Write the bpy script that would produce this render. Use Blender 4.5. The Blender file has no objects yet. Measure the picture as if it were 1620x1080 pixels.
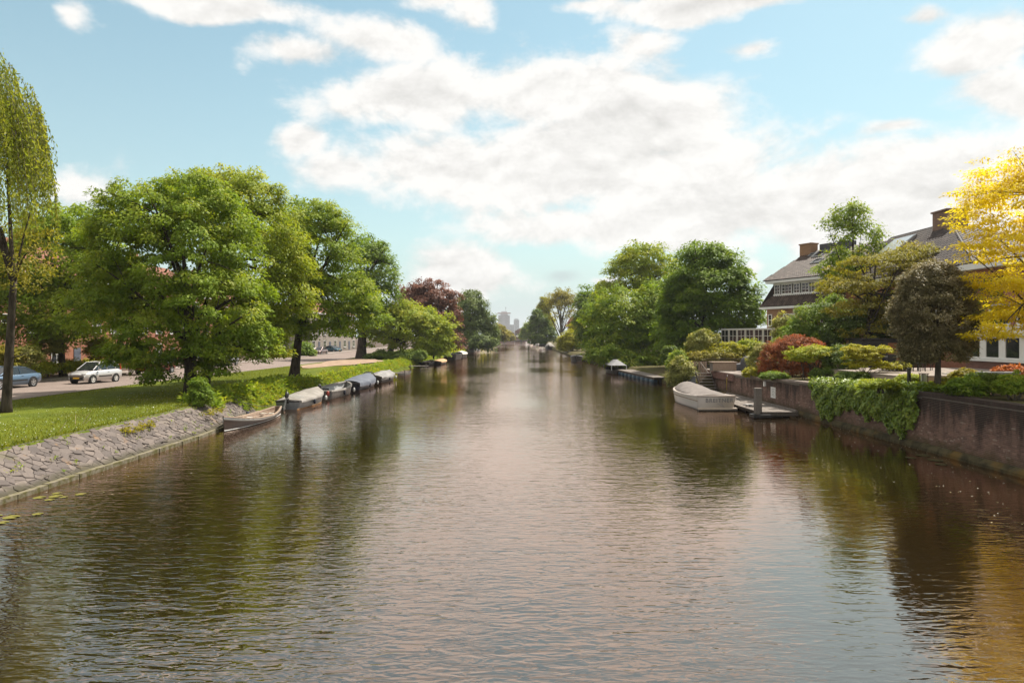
import bpy, math, random
import numpy as np
from mathutils import Vector, Matrix
R = math.radians
scene = bpy.context.scene
COL = scene.collection
rnd = random.Random(7)
rng = np.random.default_rng(11)

# ------------------------------------------------------------------ camera
CH = 4.5                                     # eye height above the water
cam_d = bpy.data.cameras.new('camera')
cam = bpy.data.objects.new('camera', cam_d)
COL.objects.link(cam)
cam.location = (0, 0, CH)
cam.rotation_euler = (R(90), 0, 0)
cam_d.sensor_width = 36.0
cam_d.lens = 24.0
cam_d.shift_x = 2 / 1620
cam_d.shift_y = -8 / 1620
cam_d.clip_start = 0.1
cam_d.clip_end = 9000
scene.camera = cam
SUN_EL, SUN_AZ = R(58), R(42)                # azimuth measured from +Y towards +X

# ------------------------------------------------------------------ exposure
scene.view_settings.view_transform = 'Standard'
scene.view_settings.look = 'None'
scene.view_settings.exposure = 0.85
scene.view_settings.gamma = 1.0
scene.view_settings.use_curve_mapping = False
cy = scene.cycles
cy.max_bounces = 6
cy.diffuse_bounces = 3
cy.glossy_bounces = 3
cy.transmission_bounces = 3
cy.transparent_max_bounces = 4
cy.volume_bounces = 0
cy.sample_clamp_indirect = 4.0
cy.caustics_reflective = False
cy.caustics_refractive = False
cy.use_denoising = True
cy.denoising_prefilter = 'ACCURATE'
try:
    cy.denoiser = 'OPENIMAGEDENOISE'
except Exception:
    pass

# ------------------------------------------------------------------ world
class NT:
    """small node-tree helper"""
    def __init__(self, tree):
        self.t = tree
        tree.nodes.clear()
    def n(self, kind, **kw):
        nd = self.t.nodes.new(kind)
        for k, v in kw.items():
            if k == 'inp':
                for i, x in v.items():
                    if isinstance(x, bpy.types.NodeSocket):
                        self.t.links.new(x, nd.inputs[i])
                    else:
                        nd.inputs[i].default_value = x
            else:
                setattr(nd, k, v)
        return nd
    def m(self, op, a, b=0.0, c=None, clamp=False):
        inp = {0: a, 1: b}
        if c is not None:
            inp[2] = c
        nd = self.n('ShaderNodeMath', operation=op, inp=inp)
        nd.use_clamp = clamp
        return nd.outputs[0]
    def sstep(self, v, lo, hi, a=0.0, b=1.0):
        nd = self.n('ShaderNodeMapRange', interpolation_type='SMOOTHSTEP', inp={0: v, 1: lo, 2: hi, 3: a, 4: b})
        return nd.outputs[0]
    def mixc(self, f, a, b, blend='MIX'):
        nd = self.n('ShaderNodeMix', data_type='RGBA', blend_type=blend)
        for i, x in ((0, f), (6, a), (7, b)):
            if isinstance(x, bpy.types.NodeSocket):
                self.t.links.new(x, nd.inputs[i])
            else:
                nd.inputs[i].default_value = x if i == 0 else (tuple(x) + (1,))[:4]
        return nd.outputs[2]
    def link(self, a, b):
        self.t.links.new(a, b)

world = bpy.data.worlds.new('World')
scene.world = world
world.use_nodes = True
w = NT(world.node_tree)
tc = w.n('ShaderNodeTexCoord')
dirv = tc.outputs['Generated']
sep = w.n('ShaderNodeSeparateXYZ', inp={0: dirv})
az = w.m('ARCTAN2', sep.outputs[0], sep.outputs[1])
el = w.m('ARCSINE', sep.outputs[2])
ae = w.n('ShaderNodeCombineXYZ', inp={0: az, 1: el, 2: 0.0}).outputs[0]
skyt = w.n('ShaderNodeTexSky', sky_type='NISHITA')
skyt.sun_disc = False
skyt.sun_elevation = SUN_EL
skyt.sun_rotation = SUN_AZ
skyt.altitude = 0
skyt.air_density = 1.0
skyt.dust_density = 0.6
skyt.ozone_density = 1.0
sky_col = w.mixc(1.0, skyt.outputs[0], (1.02, 1.16, 0.90), 'MULTIPLY')
# cumulus banks: soft ellipses in azimuth / elevation, broken up by noise on the direction
BLOBS = [(640, 165, 150, 48), (850, 150, 170, 62), (1020, 190, 165, 72), (930, 265, 290, 78), (730, 275, 160, 62),
         (565, 275, 80, 32), (1120, 325, 240, 58), (1300, 325, 170, 78), (1480, 300, 200, 80), (1400, 350, 280, 80), (1640, 280, 170, 70), (1010, 350, 260, 34),
         (345, 8, 150, 30), (455, 92, 72, 27), (600, 72, 84, 36), (740, 20, 60, 40), (690, 10, 60, 22), (1130, 2, 170, 28), (950, 14, 55, 16),
         (1025, 72, 46, 30), (1185, 78, 52, 18), (1560, 70, 130, 62), (1610, 145, 120, 60), (1455, 28, 48, 18), (120, 292, 68, 46),
         (105, 12, 36, 24), (735, 440, 112, 48), (690, 470, 90, 30), (1190, 432, 30, 18), (965, 438, 32, 10), (480, 225, 38, 20), (1410, 215, 60, 14)]
wn = w.n('ShaderNodeTexNoise', noise_dimensions='3D', inp={0: dirv, 'Scale': 5.0, 'Detail': 3.0, 'Roughness': 0.6}).outputs[1]
wv = w.n('ShaderNodeVectorMath', operation='SUBTRACT', inp={0: wn, 1: (0.5, 0.5, 0.5)}).outputs[0]
wv = w.n('ShaderNodeVectorMath', operation='MULTIPLY', inp={0: wv, 1: (0.11, 0.075, 0.0)}).outputs[0]
aew = w.n('ShaderNodeVectorMath', operation='ADD', inp={0: ae, 1: wv}).outputs[0]
dmin = None
for (px, py, rx, ry) in BLOBS:
    a = math.atan((px - 808) / 1080)
    e = math.atan((532 - py) / 1080 * math.cos(a))
    ra = rx / 1080 * math.cos(a) ** 2
    re = ry / 1080 * math.cos(a) * math.cos(e) ** 2
    mp = w.n('ShaderNodeMapping', vector_type='POINT', inp={0: aew, 1: (-a / ra, -e / re, 0), 3: (1 / ra, 1 / re, 0)})
    ln = w.n('ShaderNodeVectorMath', operation='LENGTH', inp={0: mp.outputs[0]}).outputs[1]
    if rx < 100: ln = w.m('ADD', w.m('MULTIPLY', ln, 0.65), 0.47)
    dmin = ln if dmin is None else w.n('ShaderNodeMath', operation='SMOOTH_MIN', inp={0: dmin, 1: ln, 2: 0.25}).outputs[0]
def cloud_noise(off):
    v = w.n('ShaderNodeMapping', vector_type='POINT', inp={0: dirv, 1: (0.3, 0.1, 0.2 + off), 3: (1.0, 1.0, 1.7)})
    nz = w.n('ShaderNodeTexNoise', noise_dimensions='3D', inp={0: v.outputs[0], 'Scale': 6.5, 'Detail': 9.0, 'Roughness': 0.63, 'Distortion': 0.15})
    return nz.outputs[0]
n0, n1 = cloud_noise(0.0), cloud_noise(0.028)
big = w.n('ShaderNodeTexNoise', noise_dimensions='3D', inp={0: dirv, 'Scale': 2.3, 'Detail': 3.0}).outputs[0]
f_blob = w.m('ADD', w.m('MULTIPLY', w.m('SUBTRACT', 1.18, dmin), 0.90), w.m('MULTIPLY', w.m('SUBTRACT', n0, 0.5), 2.5))
f_gen = w.m('ADD', w.m('MULTIPLY', w.m('SUBTRACT', big, 0.36), 4.0), w.m('MULTIPLY', w.m('SUBTRACT', n0, 0.5), 2.3))
far_az = w.m('DIVIDE', w.m('ABSOLUTE', az), 0.78)
far_el = w.m('DIVIDE', el, 0.50)
wgt = w.sstep(w.m('MAXIMUM', far_az, far_el), 0.95, 1.25)
F = w.m('ADD', w.m('MULTIPLY', f_blob, w.m('SUBTRACT', 1.0, wgt)), w.m('MULTIPLY', f_gen, wgt))
cmask = w.m('MULTIPLY', w.sstep(F, -0.12, 0.46), w.sstep(el, -0.02, 0.05, 0.5, 1.0))
relief = w.m('MULTIPLY', w.m('SUBTRACT', n0, n1), 0.75)
thick = w.sstep(F, 0.5, 1.3)
bri = w.m('ADD', w.m('SUBTRACT', 0.54, w.m('MULTIPLY', thick, 0.07)), relief)
bri = w.m('MAXIMUM', w.m('MINIMUM', bri, 0.565), 0.40)
ccol = w.mixc(1.0, (1.0, 0.985, 0.955), w.n('ShaderNodeCombineXYZ', inp={0: bri, 1: bri, 2: bri}).outputs[0], 'MULTIPLY')
bg_sky = w.n('ShaderNodeBackground', inp={0: sky_col, 1: 0.094})
veil = w.m('ADD', w.sstep(el, 0.0, 0.50, 0.55, 0.10), w.sstep(el, 0.0, 0.16, 0.40, 0.0))     # thin high haze paling the blue towards the horizon
bg_veil = w.n('ShaderNodeBackground', inp={0: (0.305, 0.37, 0.40, 1), 1: 1.0})
bg_cloud = w.n('ShaderNodeBackground', inp={0: ccol, 1: 1.0})
ms0 = w.n('ShaderNodeMixShader', inp={0: veil, 1: bg_sky.outputs[0], 2: bg_veil.outputs[0]})
a_, e_ = math.atan(82 / 1080), math.atan(95 / 1080)
gm = w.n('ShaderNodeMapping', vector_type='POINT', inp={0: ae, 1: (-a_ / .040, -e_ / .014, 0), 3: (1 / .040, 1 / .014, 0)})
gd = w.n('ShaderNodeVectorMath', operation='LENGTH', inp={0: gm.outputs[0]}).outputs[1]
gmask = w.sstep(w.m('ADD', w.m('SUBTRACT', 1.0, gd), w.m('MULTIPLY', w.m('SUBTRACT', n0, 0.5), 3.0)), 0.0, 0.9, 0.0, 0.5)
bg_grey = w.n('ShaderNodeBackground', inp={0: (0.27, 0.30, 0.315, 1), 1: 1.0})
ms1 = w.n('ShaderNodeMixShader', inp={0: cmask, 1: ms0.outputs[0], 2: bg_cloud.outputs[0]})
ms = w.n('ShaderNodeMixShader', inp={0: gmask, 1: ms1.outputs[0], 2: bg_grey.outputs[0]})
wo = w.n('ShaderNodeOutputWorld', inp={0: ms.outputs[0]})
world.cycles.sampling_method = 'MANUAL'
world.cycles.sample_map_resolution = 512

# ------------------------------------------------------------------ sun
sd = bpy.data.lights.new('sun', 'SUN')
sd.energy = 4.3
sd.angle = R(1.0)
sd.color = (1.0, 0.935, 0.83)
sun = bpy.data.objects.new('sun', sd)
COL.objects.link(sun)
to_sun = Vector((math.sin(SUN_AZ) * math.cos(SUN_EL), math.cos(SUN_AZ) * math.cos(SUN_EL), math.sin(SUN_EL)))
sun.rotation_euler = to_sun.to_track_quat('Z', 'Y').to_euler()
sun.location = (0, 0, 60)

# ------------------------------------------------------------------ helpers
def W(px, py, Y):
    """point at distance Y that the photograph shows at pixel px, py (1620 x 1080)"""
    return Vector(((px - 808) / 1080 * Y, Y, CH - (py - 532) / 1080 * Y))
def lobe(px, py, rx, ry, Y, depth=None):
    p = W(px, py, Y)
    a, b = rx * Y / 1080, ry * Y / 1080
    return (p.x, p.y, p.z, a, depth if depth else a, b)
def interp(Y, pts):
    if Y <= pts[0][0]: return pts[0][1]
    for (a, va), (b, vb) in zip(pts, pts[1:]):
        if Y <= b:
            return va + (vb - va) * (Y - a) / (b - a)
    return pts[-1][1]

def tag(o, label=None, cat=None, group=None, kind=None):
    if label: o['label'] = label
    if cat: o['category'] = cat
    if group: o['group'] = group
    if kind: o['kind'] = kind
    return o
def thing(name, label, cat, loc=(0, 0, 0), rz=0.0, group=None):
    o = bpy.data.objects.new(name, None)
    o.empty_display_size = 0.2
    COL.objects.link(o)
    o.location = loc
    o.rotation_euler = (0, 0, rz)
    return tag(o, label, cat, group)
def link(name, me, parent=None, loc=None):
    o = bpy.data.objects.new(name, me)
    COL.objects.link(o)
    if parent: o.parent = parent
    if loc is not None: o.location = loc
    return o
def dup(root, loc, rz, label, group=None):
    r = root.copy()
    COL.objects.link(r)
    r.location = loc
    r.rotation_euler = (0, 0, rz)
    r['label'] = label
    if group: r['group'] = group
    for ch in list(root.children):
        c = ch.copy()
        COL.objects.link(c)
        c.parent = r
        for g in list(ch.children):
            d = g.copy()
            COL.objects.link(d)
            d.parent = c
    return r

class MB:
    def __init__(self):
        self.v, self.f, self.a, self.val = [], [], [], None
        self.M = None
    def add(self, vs, fs):
        b = len(self.v)
        for p in vs:
            p = Vector(p)
            if self.M is not None: p = self.M @ p
            self.v.append(tuple(p))
            if self.val is not None: self.a.append(self.val)
        for f in fs:
            self.f.append(tuple(b + i for i in f))
        return self
    def box(self, c, s, rz=0.0, taper=1.0, M=None):
        hx, hy, hz = s[0] / 2, s[1] / 2, s[2] / 2
        vs = []
        ca, sa = math.cos(rz), math.sin(rz)
        for z in (-hz, hz):
            k = taper if z > 0 else 1.0
            for x, y in ((-hx, -hy), (hx, -hy), (hx, hy), (-hx, hy)):
                p = Vector((x * k, y * k, z))
                if M is not None: p = M @ p
                vs.append((c[0] + p.x * ca - p.y * sa, c[1] + p.x * sa + p.y * ca, c[2] + p.z))
        return self.add(vs, [(0, 3, 2, 1), (4, 5, 6, 7), (0, 1, 5, 4), (1, 2, 6, 5), (2, 3, 7, 6), (3, 0, 4, 7)])
    def bx(self, x0, x1, y0, y1, z0, z1):
        return self.box(((x0 + x1) / 2, (y0 + y1) / 2, (z0 + z1) / 2), (x1 - x0, y1 - y0, z1 - z0))
    def tube(self, pts, rs, n=6, cap=True):
        pts = [Vector(p) for p in pts]
        rings, vs, fs = len(pts), [], []
        up = Vector((0, 0, 1))
        for i, p in enumerate(pts):
            d = (pts[min(i + 1, rings - 1)] - pts[max(i - 1, 0)])
            d = d.normalized() if d.length > 1e-9 else up
            a = d.cross(Vector((1, 0, 0)) if abs(d.x) < 0.8 else Vector((0, 1, 0))).normalized()
            b = d.cross(a)
            r = rs[i] if isinstance(rs, (list, tuple)) else rs
            for k in range(n):
                t = 2 * math.pi * k / n
                vs.append(p + (a * math.cos(t) + b * math.sin(t)) * r)
        for i in range(rings - 1):
            for k in range(n):
                k2 = (k + 1) % n
                fs.append((i * n + k, i * n + k2, (i + 1) * n + k2, (i + 1) * n + k))
        if cap:
            fs.append(tuple(range(n - 1, -1, -1)))
            fs.append(tuple((rings - 1) * n + k for k in range(n)))
        return self.add(vs, fs)
    def lathe(self, prof, n=16, c=(0, 0, 0), axis='z'):
        vs, fs = [], []
        for (r, h) in prof:
            for k in range(n):
                t = 2 * math.pi * k / n
                p = (r * math.cos(t), r * math.sin(t), h)
                if axis == 'y': p = (p[0], h, p[1])
                if axis == 'x': p = (h, p[0], p[1])
                vs.append((c[0] + p[0], c[1] + p[1], c[2] + p[2]))
        for i in range(len(prof) - 1):
            for k in range(n):
                k2 = (k + 1) % n
                fs.append((i * n + k, i * n + k2, (i + 1) * n + k2, (i + 1) * n + k))
        return self.add(vs, fs)
    def grid(self, rows):
        m, vs, fs = len(rows[0]), [], []
        for r in rows: vs += list(r)
        for i in range(len(rows) - 1):
            for j in range(m - 1):
                fs.append((i * m + j, i * m + j + 1, (i + 1) * m + j + 1, (i + 1) * m + j))
        return self.add(vs, fs)
    def mesh(self, name, m, smooth=False):
        me = bpy.data.meshes.new(name)
        me.from_pydata(self.v, [], self.f)
        if m: me.materials.append(m)
        if self.a:
            at = me.attributes.new('val', 'FLOAT', 'POINT')
            at.data.foreach_set('value', self.a)
        if smooth: me.shade_smooth()
        me.update()
        return me
    def build(self, name, m, parent=None, smooth=False, kind=None, loc=None):
        o = link(name, self.mesh(name, m, smooth), parent, loc)
        if kind: o['kind'] = kind
        return o

# ------------------------------------------------------------------ materials
def new_mat(name):
    m = bpy.data.materials.new(name)
    m.use_nodes = True
    return m, NT(m.node_tree)
def finish(t, shader):
    t.n('ShaderNodeOutputMaterial', inp={0: shader})
def c4(c): return (c[0], c[1], c[2], 1)
def mat_plain(name, c, rough=0.5, metal=0.0, spec=0.5, var=0.12, scale=6.0, bump=0.0, coat=0.0):
    m, t = new_mat(name)
    tc = t.n('ShaderNodeTexCoord').outputs['Object']
    nz = t.n('ShaderNodeTexNoise', inp={0: tc, 'Scale': scale, 'Detail': 4.0, 'Roughness': 0.6}).outputs[0]
    k = t.m('ADD', 1 - var, t.m('MULTIPLY', nz, 2 * var))
    col = t.mixc(1.0, c, t.n('ShaderNodeCombineXYZ', inp={0: k, 1: k, 2: k}).outputs[0], 'MULTIPLY')
    p = t.n('ShaderNodeBsdfPrincipled', inp={'Base Color': col, 'Roughness': rough, 'Metallic': metal, 'Specular IOR Level': spec, 'Coat Weight': coat})
    if bump:
        b = t.n('ShaderNodeBump', inp={'Strength': bump, 'Distance': 0.02, 'Height': nz})
        t.link(b.outputs[0], p.inputs['Normal'])
    finish(t, p.outputs[0])
    return m
def mat_two(name, c1, c2, scale, rough=0.8, bump=0.3, dist=0.03, lo=0.35, hi=0.65, stretch=(1, 1, 1), detail=5, c3=None, s3=0.4):
    m, t = new_mat(name)
    tc = t.n('ShaderNodeTexCoord').outputs['Object']
    mp = t.n('ShaderNodeMapping', inp={0: tc, 3: stretch}).outputs[0]
    nz = t.n('ShaderNodeTexNoise', inp={0: mp, 'Scale': scale, 'Detail': detail, 'Roughness': 0.62}).outputs[0]
    col = t.mixc(t.sstep(nz, lo, hi), c1, c2)
    if c3:
        n3 = t.n('ShaderNodeTexNoise', inp={0: tc, 'Scale': s3, 'Detail': 3.0}).outputs[0]
        col = t.mixc(t.sstep(n3, 0.5, 0.68), col, c3)
    p = t.n('ShaderNodeBsdfPrincipled', inp={'Base Color': col, 'Roughness': rough, 'Specular IOR Level': 0.25})
    if bump:
        b = t.n('ShaderNodeBump', inp={'Strength': bump, 'Distance': dist, 'Height': nz})
        t.link(b.outputs[0], p.inputs['Normal'])
    finish(t, p.outputs[0])
    return m
def mat_val(name, stops, rough=0.85, scale=9.0, bump=0.3, stain=None):
    """colour by the per-piece value 'val', with grain"""
    m, t = new_mat(name)
    at = t.n('ShaderNodeAttribute', attribute_name='val').outputs['Fac']
    rp = t.n('ShaderNodeValToRGB', inp={0: at})
    e = rp.color_ramp.elements
    e[0].position, e[0].color = stops[0][0], c4(stops[0][1])
    e[1].position, e[1].color = stops[-1][0], c4(stops[-1][1])
    for p, c in stops[1:-1]:
        x = e.new(p); x.color = c4(c)
    geo = t.n('ShaderNodeNewGeometry').outputs['Position']
    nz = t.n('ShaderNodeTexNoise', inp={0: geo, 'Scale': scale, 'Detail': 5.0, 'Roughness': 0.65}).outputs[0]
    k = t.m('ADD', 0.72, t.m('MULTIPLY', nz, 0.56))
    col = t.mixc(1.0, rp.outputs[0], t.n('ShaderNodeCombineXYZ', inp={0: k, 1: k, 2: k}).outputs[0], 'MULTIPLY')
    if stain: col = stain(t, geo, col)
    p = t.n('ShaderNodeBsdfPrincipled', inp={'Base Color': col, 'Roughness': rough, 'Specular IOR Level': 0.3})
    b = t.n('ShaderNodeBump', inp={'Strength': bump, 'Distance': 0.02, 'Height': nz})
    t.link(b.outputs[0], p.inputs['Normal'])
    finish(t, p.outputs[0])
    return m
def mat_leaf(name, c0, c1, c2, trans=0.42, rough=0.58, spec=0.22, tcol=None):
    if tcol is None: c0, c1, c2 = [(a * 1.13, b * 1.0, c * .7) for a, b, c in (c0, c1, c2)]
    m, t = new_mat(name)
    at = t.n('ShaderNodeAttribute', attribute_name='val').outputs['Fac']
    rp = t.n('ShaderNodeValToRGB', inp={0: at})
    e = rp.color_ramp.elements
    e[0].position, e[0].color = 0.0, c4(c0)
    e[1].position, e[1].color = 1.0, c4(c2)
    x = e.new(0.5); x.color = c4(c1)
    p = t.n('ShaderNodeBsdfPrincipled', inp={'Base Color': rp.outputs[0], 'Roughness': rough, 'Specular IOR Level': spec})
    tr = t.n('ShaderNodeBsdfTranslucent', inp={0: t.mixc(1.0, rp.outputs[0], tcol or (1.5, 1.45, 0.7), 'MULTIPLY')})
    mx = t.n('ShaderNodeMixShader', inp={0: trans, 1: p.outputs[0], 2: tr.outputs[0]})
    finish(t, mx.outputs[0])
    return m
def mat_brick(name, c1, c2, mortar, bw=0.22, bh=0.065, rough=0.9):
    m, t = new_mat(name)
    tc = t.n('ShaderNodeTexCoord').outputs['Object']
    s = t.n('ShaderNodeSeparateXYZ', inp={0: tc})
    u = t.m('ADD', s.outputs[0], s.outputs[1])
    v = t.n('ShaderNodeCombineXYZ', inp={0: u, 1: s.outputs[2], 2: 0.0}).outputs[0]
    b = t.n('ShaderNodeTexBrick', inp={'Vector': v, 'Color1': c4(c1), 'Color2': c4(c2), 'Mortar': c4(mortar), 'Scale': 1.0, 'Mortar Size': 0.006,
                                       'Brick Width': bw, 'Row Height': bh, 'Bias': 0.0})
    nz = t.n('ShaderNodeTexNoise', inp={0: tc, 'Scale': 0.8, 'Detail': 5.0}).outputs[0]
    k = t.m('ADD', 0.7, t.m('MULTIPLY', nz, 0.6))
    col = t.mixc(1.0, b.outputs[0], t.n('ShaderNodeCombineXYZ', inp={0: k, 1: k, 2: k}).outputs[0], 'MULTIPLY')
    p = t.n('ShaderNodeBsdfPrincipled', inp={'Base Color': col, 'Roughness': rough, 'Specular IOR Level': 0.2})
    bp = t.n('ShaderNodeBump', inp={'Strength': 0.5, 'Distance': 0.01, 'Height': b.outputs[1]})
    bp.invert = True
    t.link(bp.outputs[0], p.inputs['Normal'])
    finish(t, p.outputs[0])
    return m

M = {}
M['white'] = mat_plain('white_paint', (0.72, 0.71, 0.68), 0.45, var=0.08, scale=2.0)
M['cream'] = mat_plain('cream_paint', (0.62, 0.58, 0.50), 0.5, var=0.1)
M['glass'] = mat_plain('window_glass', (0.02, 0.022, 0.024), 0.06, spec=0.7, var=0.3, scale=0.8)
M['black'] = mat_plain('black_metal', (0.012, 0.012, 0.013), 0.45)
M['rubber'] = mat_plain('rubber', (0.015, 0.015, 0.015), 0.85)
M['steel'] = mat_plain('steel', (0.42, 0.42, 0.42), 0.35, metal=0.9)
M['alloy'] = mat_plain('alloy_rim', (0.55, 0.55, 0.56), 0.3, metal=0.7)
M['tarp_grey'] = mat_two('grey_tarpaulin', (0.22, 0.20, 0.18), (0.30, 0.275, 0.25), 1.6, 0.75, 0.5, 0.05)
M['tarp_taupe'] = mat_two('taupe_tarpaulin', (0.15, 0.128, 0.115), (0.20, 0.172, 0.155), 1.6, 0.8, 0.4, 0.04)
M['tarp_blue'] = mat_two('blue_tarpaulin', (0.085, 0.095, 0.125), (0.13, 0.14, 0.17), 1.6, 0.6, 0.4, 0.05)
M['tarp_dark'] = mat_two('dark_tarpaulin', (0.05, 0.05, 0.055), (0.085, 0.08, 0.085), 1.6, 0.6, 0.4, 0.05)
M['tarp_tan'] = mat_two('tan_tarpaulin', (0.42, 0.26, 0.13), (0.52, 0.33, 0.18), 1.6, 0.7, 0.4, 0.05)
M['hull_grey'] = mat_two('grey_hull', (0.20, 0.21, 0.215), (0.29, 0.295, 0.30), 1.1, 0.4, 0.05)
M['hull_pale'] = mat_plain('pale_grey_hull', (0.56, 0.51, 0.465), 0.28, var=0.05, coat=0.3)
M['hull_dark'] = mat_two('dark_hull', (0.022, 0.020, 0.020), (0.05, 0.042, 0.038), 1.5, 0.4, 0.05)
M['hull_navy'] = mat_two('navy_hull', (0.018, 0.022, 0.04), (0.03, 0.035, 0.055), 1.5, 0.35, 0.05)
M['hull_steel'] = mat_two('worn_steel_hull', (0.10, 0.10, 0.10), (0.21, 0.20, 0.19), 2.0, 0.55, 0.15)
M['teak'] = mat_two('weathered_teak', (0.26, 0.18, 0.13), (0.36, 0.27, 0.20), 3.0, 0.7, 0.2, stretch=(6, 1, 6))
M['timber'] = mat_two('grey_timber', (0.15, 0.125, 0.108), (0.215, 0.185, 0.16), 4.0, 0.85, 0.4, stretch=(5, 1, 5))
M['timber_dark'] = mat_two('dark_timber', (0.07, 0.055, 0.045), (0.12, 0.10, 0.08), 4.0, 0.85, 0.4, stretch=(5, 1, 5))
M['concrete'] = mat_two('pale_concrete', (0.22, 0.18, 0.15), (0.29, 0.245, 0.21), 3.0, 0.9, 0.3)
M['bark'] = mat_two('bark', (0.022, 0.017, 0.012), (0.07, 0.055, 0.04), 6.0, 0.95, 1.0, 0.05, stretch=(1, 1, 0.25))
M['bark_pale'] = mat_two('pale_bark', (0.07, 0.058, 0.043), (0.14, 0.12, 0.09), 6.0, 0.95, 1.0, 0.04, stretch=(1, 1, 0.25))
M['tile'] = mat_val('roof_tile', [(0, (0.052, 0.034, 0.026)), (0.6, (0.088, 0.060, 0.047)), (1, (0.14, 0.098, 0.078))], 0.6, 3.0, 0.2)
M['tile_slate'] = mat_val('glazed_roof_tile', [(0, (0.034, 0.025, 0.021)), (0.6, (0.058, 0.043, 0.037)), (1, (0.09, 0.068, 0.058))], 0.62, 3.0, 0.15)
M['brick_red'] = mat_brick('red_brick', (0.30, 0.105, 0.06), (0.38, 0.155, 0.085), (0.30, 0.25, 0.21))
M['brick_brown'] = mat_brick('brown_brick', (0.27, 0.14, 0.07), (0.33, 0.18, 0.095), (0.26, 0.21, 0.17))
M['brick_purple'] = mat_brick('purple_brick', (0.16, 0.075, 0.06), (0.22, 0.105, 0.08), (0.19, 0.16, 0.14))
M['soil'] = mat_two('soil', (0.055, 0.036, 0.024), (0.10, 0.068, 0.045), 3.0, 0.95, 0.6)

# foliage: kind -> (dark, mid, light)
LEAF = {
    'fresh': mat_leaf('fresh_green_leaf', (0.105, 0.198, 0.025), (0.203, 0.311, 0.040), (0.333, 0.371, 0.053)),
    'fresh2': mat_leaf('bright_green_leaf', (0.136, 0.222, 0.023), (0.252, 0.343, 0.035), (0.409, 0.419, 0.047)),
    'mid': mat_leaf('mid_green_leaf', (0.083, 0.161, 0.026), (0.146, 0.252, 0.036), (0.206, 0.271, 0.042)),
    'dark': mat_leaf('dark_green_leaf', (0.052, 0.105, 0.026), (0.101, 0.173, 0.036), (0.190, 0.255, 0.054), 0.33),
    'blue': mat_leaf('blue_green_leaf', (0.059, 0.106, 0.037), (0.106, 0.169, 0.048), (0.187, 0.249, 0.065), 0.33),
    'lime': mat_leaf('lime_leaf', (0.176, 0.216, 0.019), (0.284, 0.317, 0.027), (0.419, 0.419, 0.047)),
    'olive': mat_leaf('olive_leaf', (0.129, 0.147, 0.024), (0.227, 0.233, 0.035), (0.338, 0.297, 0.054)),
    'willow': mat_leaf('golden_willow_leaf', (0.105, 0.155, 0.026), (0.19, 0.25, 0.042), (0.33, 0.36, 0.075), 0.5),
    'yellow': mat_leaf('golden_yellow_leaf', (0.62, 0.47, 0.014), (0.80, 0.61, 0.018), (0.86, 0.71, 0.04), 0.6, tcol=(1.05, 1.1, 0.7)),
    'copper': mat_leaf('copper_leaf', (0.104, 0.049, 0.032), (0.199, 0.091, 0.057), (0.340, 0.169, 0.104), 0.3, tcol=(1.3, 0.9, 0.7)),
    'red': mat_leaf('red_leaf', (0.115, 0.055, 0.022), (0.276, 0.106, 0.034), (0.644, 0.196, 0.050), 0.35, tcol=(1.4, 0.9, 0.7)),
    'holm': mat_leaf('greyish_evergreen_leaf', (0.10, 0.09, 0.034), (0.22, 0.19, 0.085), (0.50, 0.42, 0.25), 0.3, rough=0.5, tcol=(1.2, 1.1, 0.8)),
    'ivy': mat_leaf('ivy_leaf', (0.075, 0.145, 0.02), (0.17, 0.27, 0.035), (0.33, 0.41, 0.11), 0.3, rough=0.42, spec=0.4),
    'orange': mat_leaf('orange_leaf', (0.32, 0.10, 0.02), (0.45, 0.15, 0.03), (0.55, 0.22, 0.05), 0.35, tcol=(1.2, 1.0, 0.7)),
    'grass': mat_leaf('grass_blade', (0.085, 0.125, 0.014), (0.13, 0.17, 0.02), (0.21, 0.23, 0.03), 0.4),
    'cream': mat_leaf('variegated_leaf', (0.095, 0.135, 0.041), (0.257, 0.297, 0.108), (0.567, 0.567, 0.324), 0.35),
}
# ------------------------------------------------------------------ water
def mat_water():
    m, t = new_mat('canal_water')
    tc = t.n('ShaderNodeTexCoord').outputs['Object']
    def nz(sx, sy, rot, detail, rough=0.5, dist=0.0):
        v = t.n('ShaderNodeMapping', inp={0: tc, 2: (0, 0, rot), 3: (sx, sy, 1)}).outputs[0]
        return t.n('ShaderNodeTexNoise', noise_dimensions='2D', inp={0: v, 'Scale': 1.0, 'Detail': detail, 'Roughness': rough, 'Distortion': dist}).outputs[0]
    a = nz(0.6, 2.3, R(6), 2.0, 0.5, 0.5)
    b = nz(2.0, 6.5, R(-10), 2.0, 0.5, 0.7)
    c = nz(4.5, 11.0, R(14), 1.0)
    patch = t.sstep(nz(0.07, 0.05, 0.3, 2.0), 0.33, 0.66, 0.35, 1.30)
    h = t.m('ADD', t.m('MULTIPLY', a, 0.75), t.m('ADD', t.m('MULTIPLY', b, 0.55), t.m('MULTIPLY', c, 0.18)))
    h = t.m('MULTIPLY', h, patch)
    bp = t.n('ShaderNodeBump', inp={'Strength': 1.0, 'Distance': 0.018, 'Height': h})
    fc_ = t.n('ShaderNodeLayerWeight', inp={0: 0.5, 'Normal': bp.outputs[0]}).outputs['Facing']
    frf = t.m('ADD', 0.21, t.m('MULTIPLY', 0.78, t.m('POWER', fc_, 2.6)), clamp=True)
    gl = t.n('ShaderNodeBsdfAnisotropic', inp={0: (1.0, 0.79, 0.69, 1), 1: 0.03, 'Normal': bp.outputs[0]})
    df = t.n('ShaderNodeBsdfDiffuse', inp={0: (0.016, 0.010, 0.003, 1)})
    mx = t.n('ShaderNodeMixShader', inp={0: frf, 1: df.outputs[0], 2: gl.outputs[0]})
    finish(t, mx.outputs[0])
    return m
mb = MB()
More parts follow.
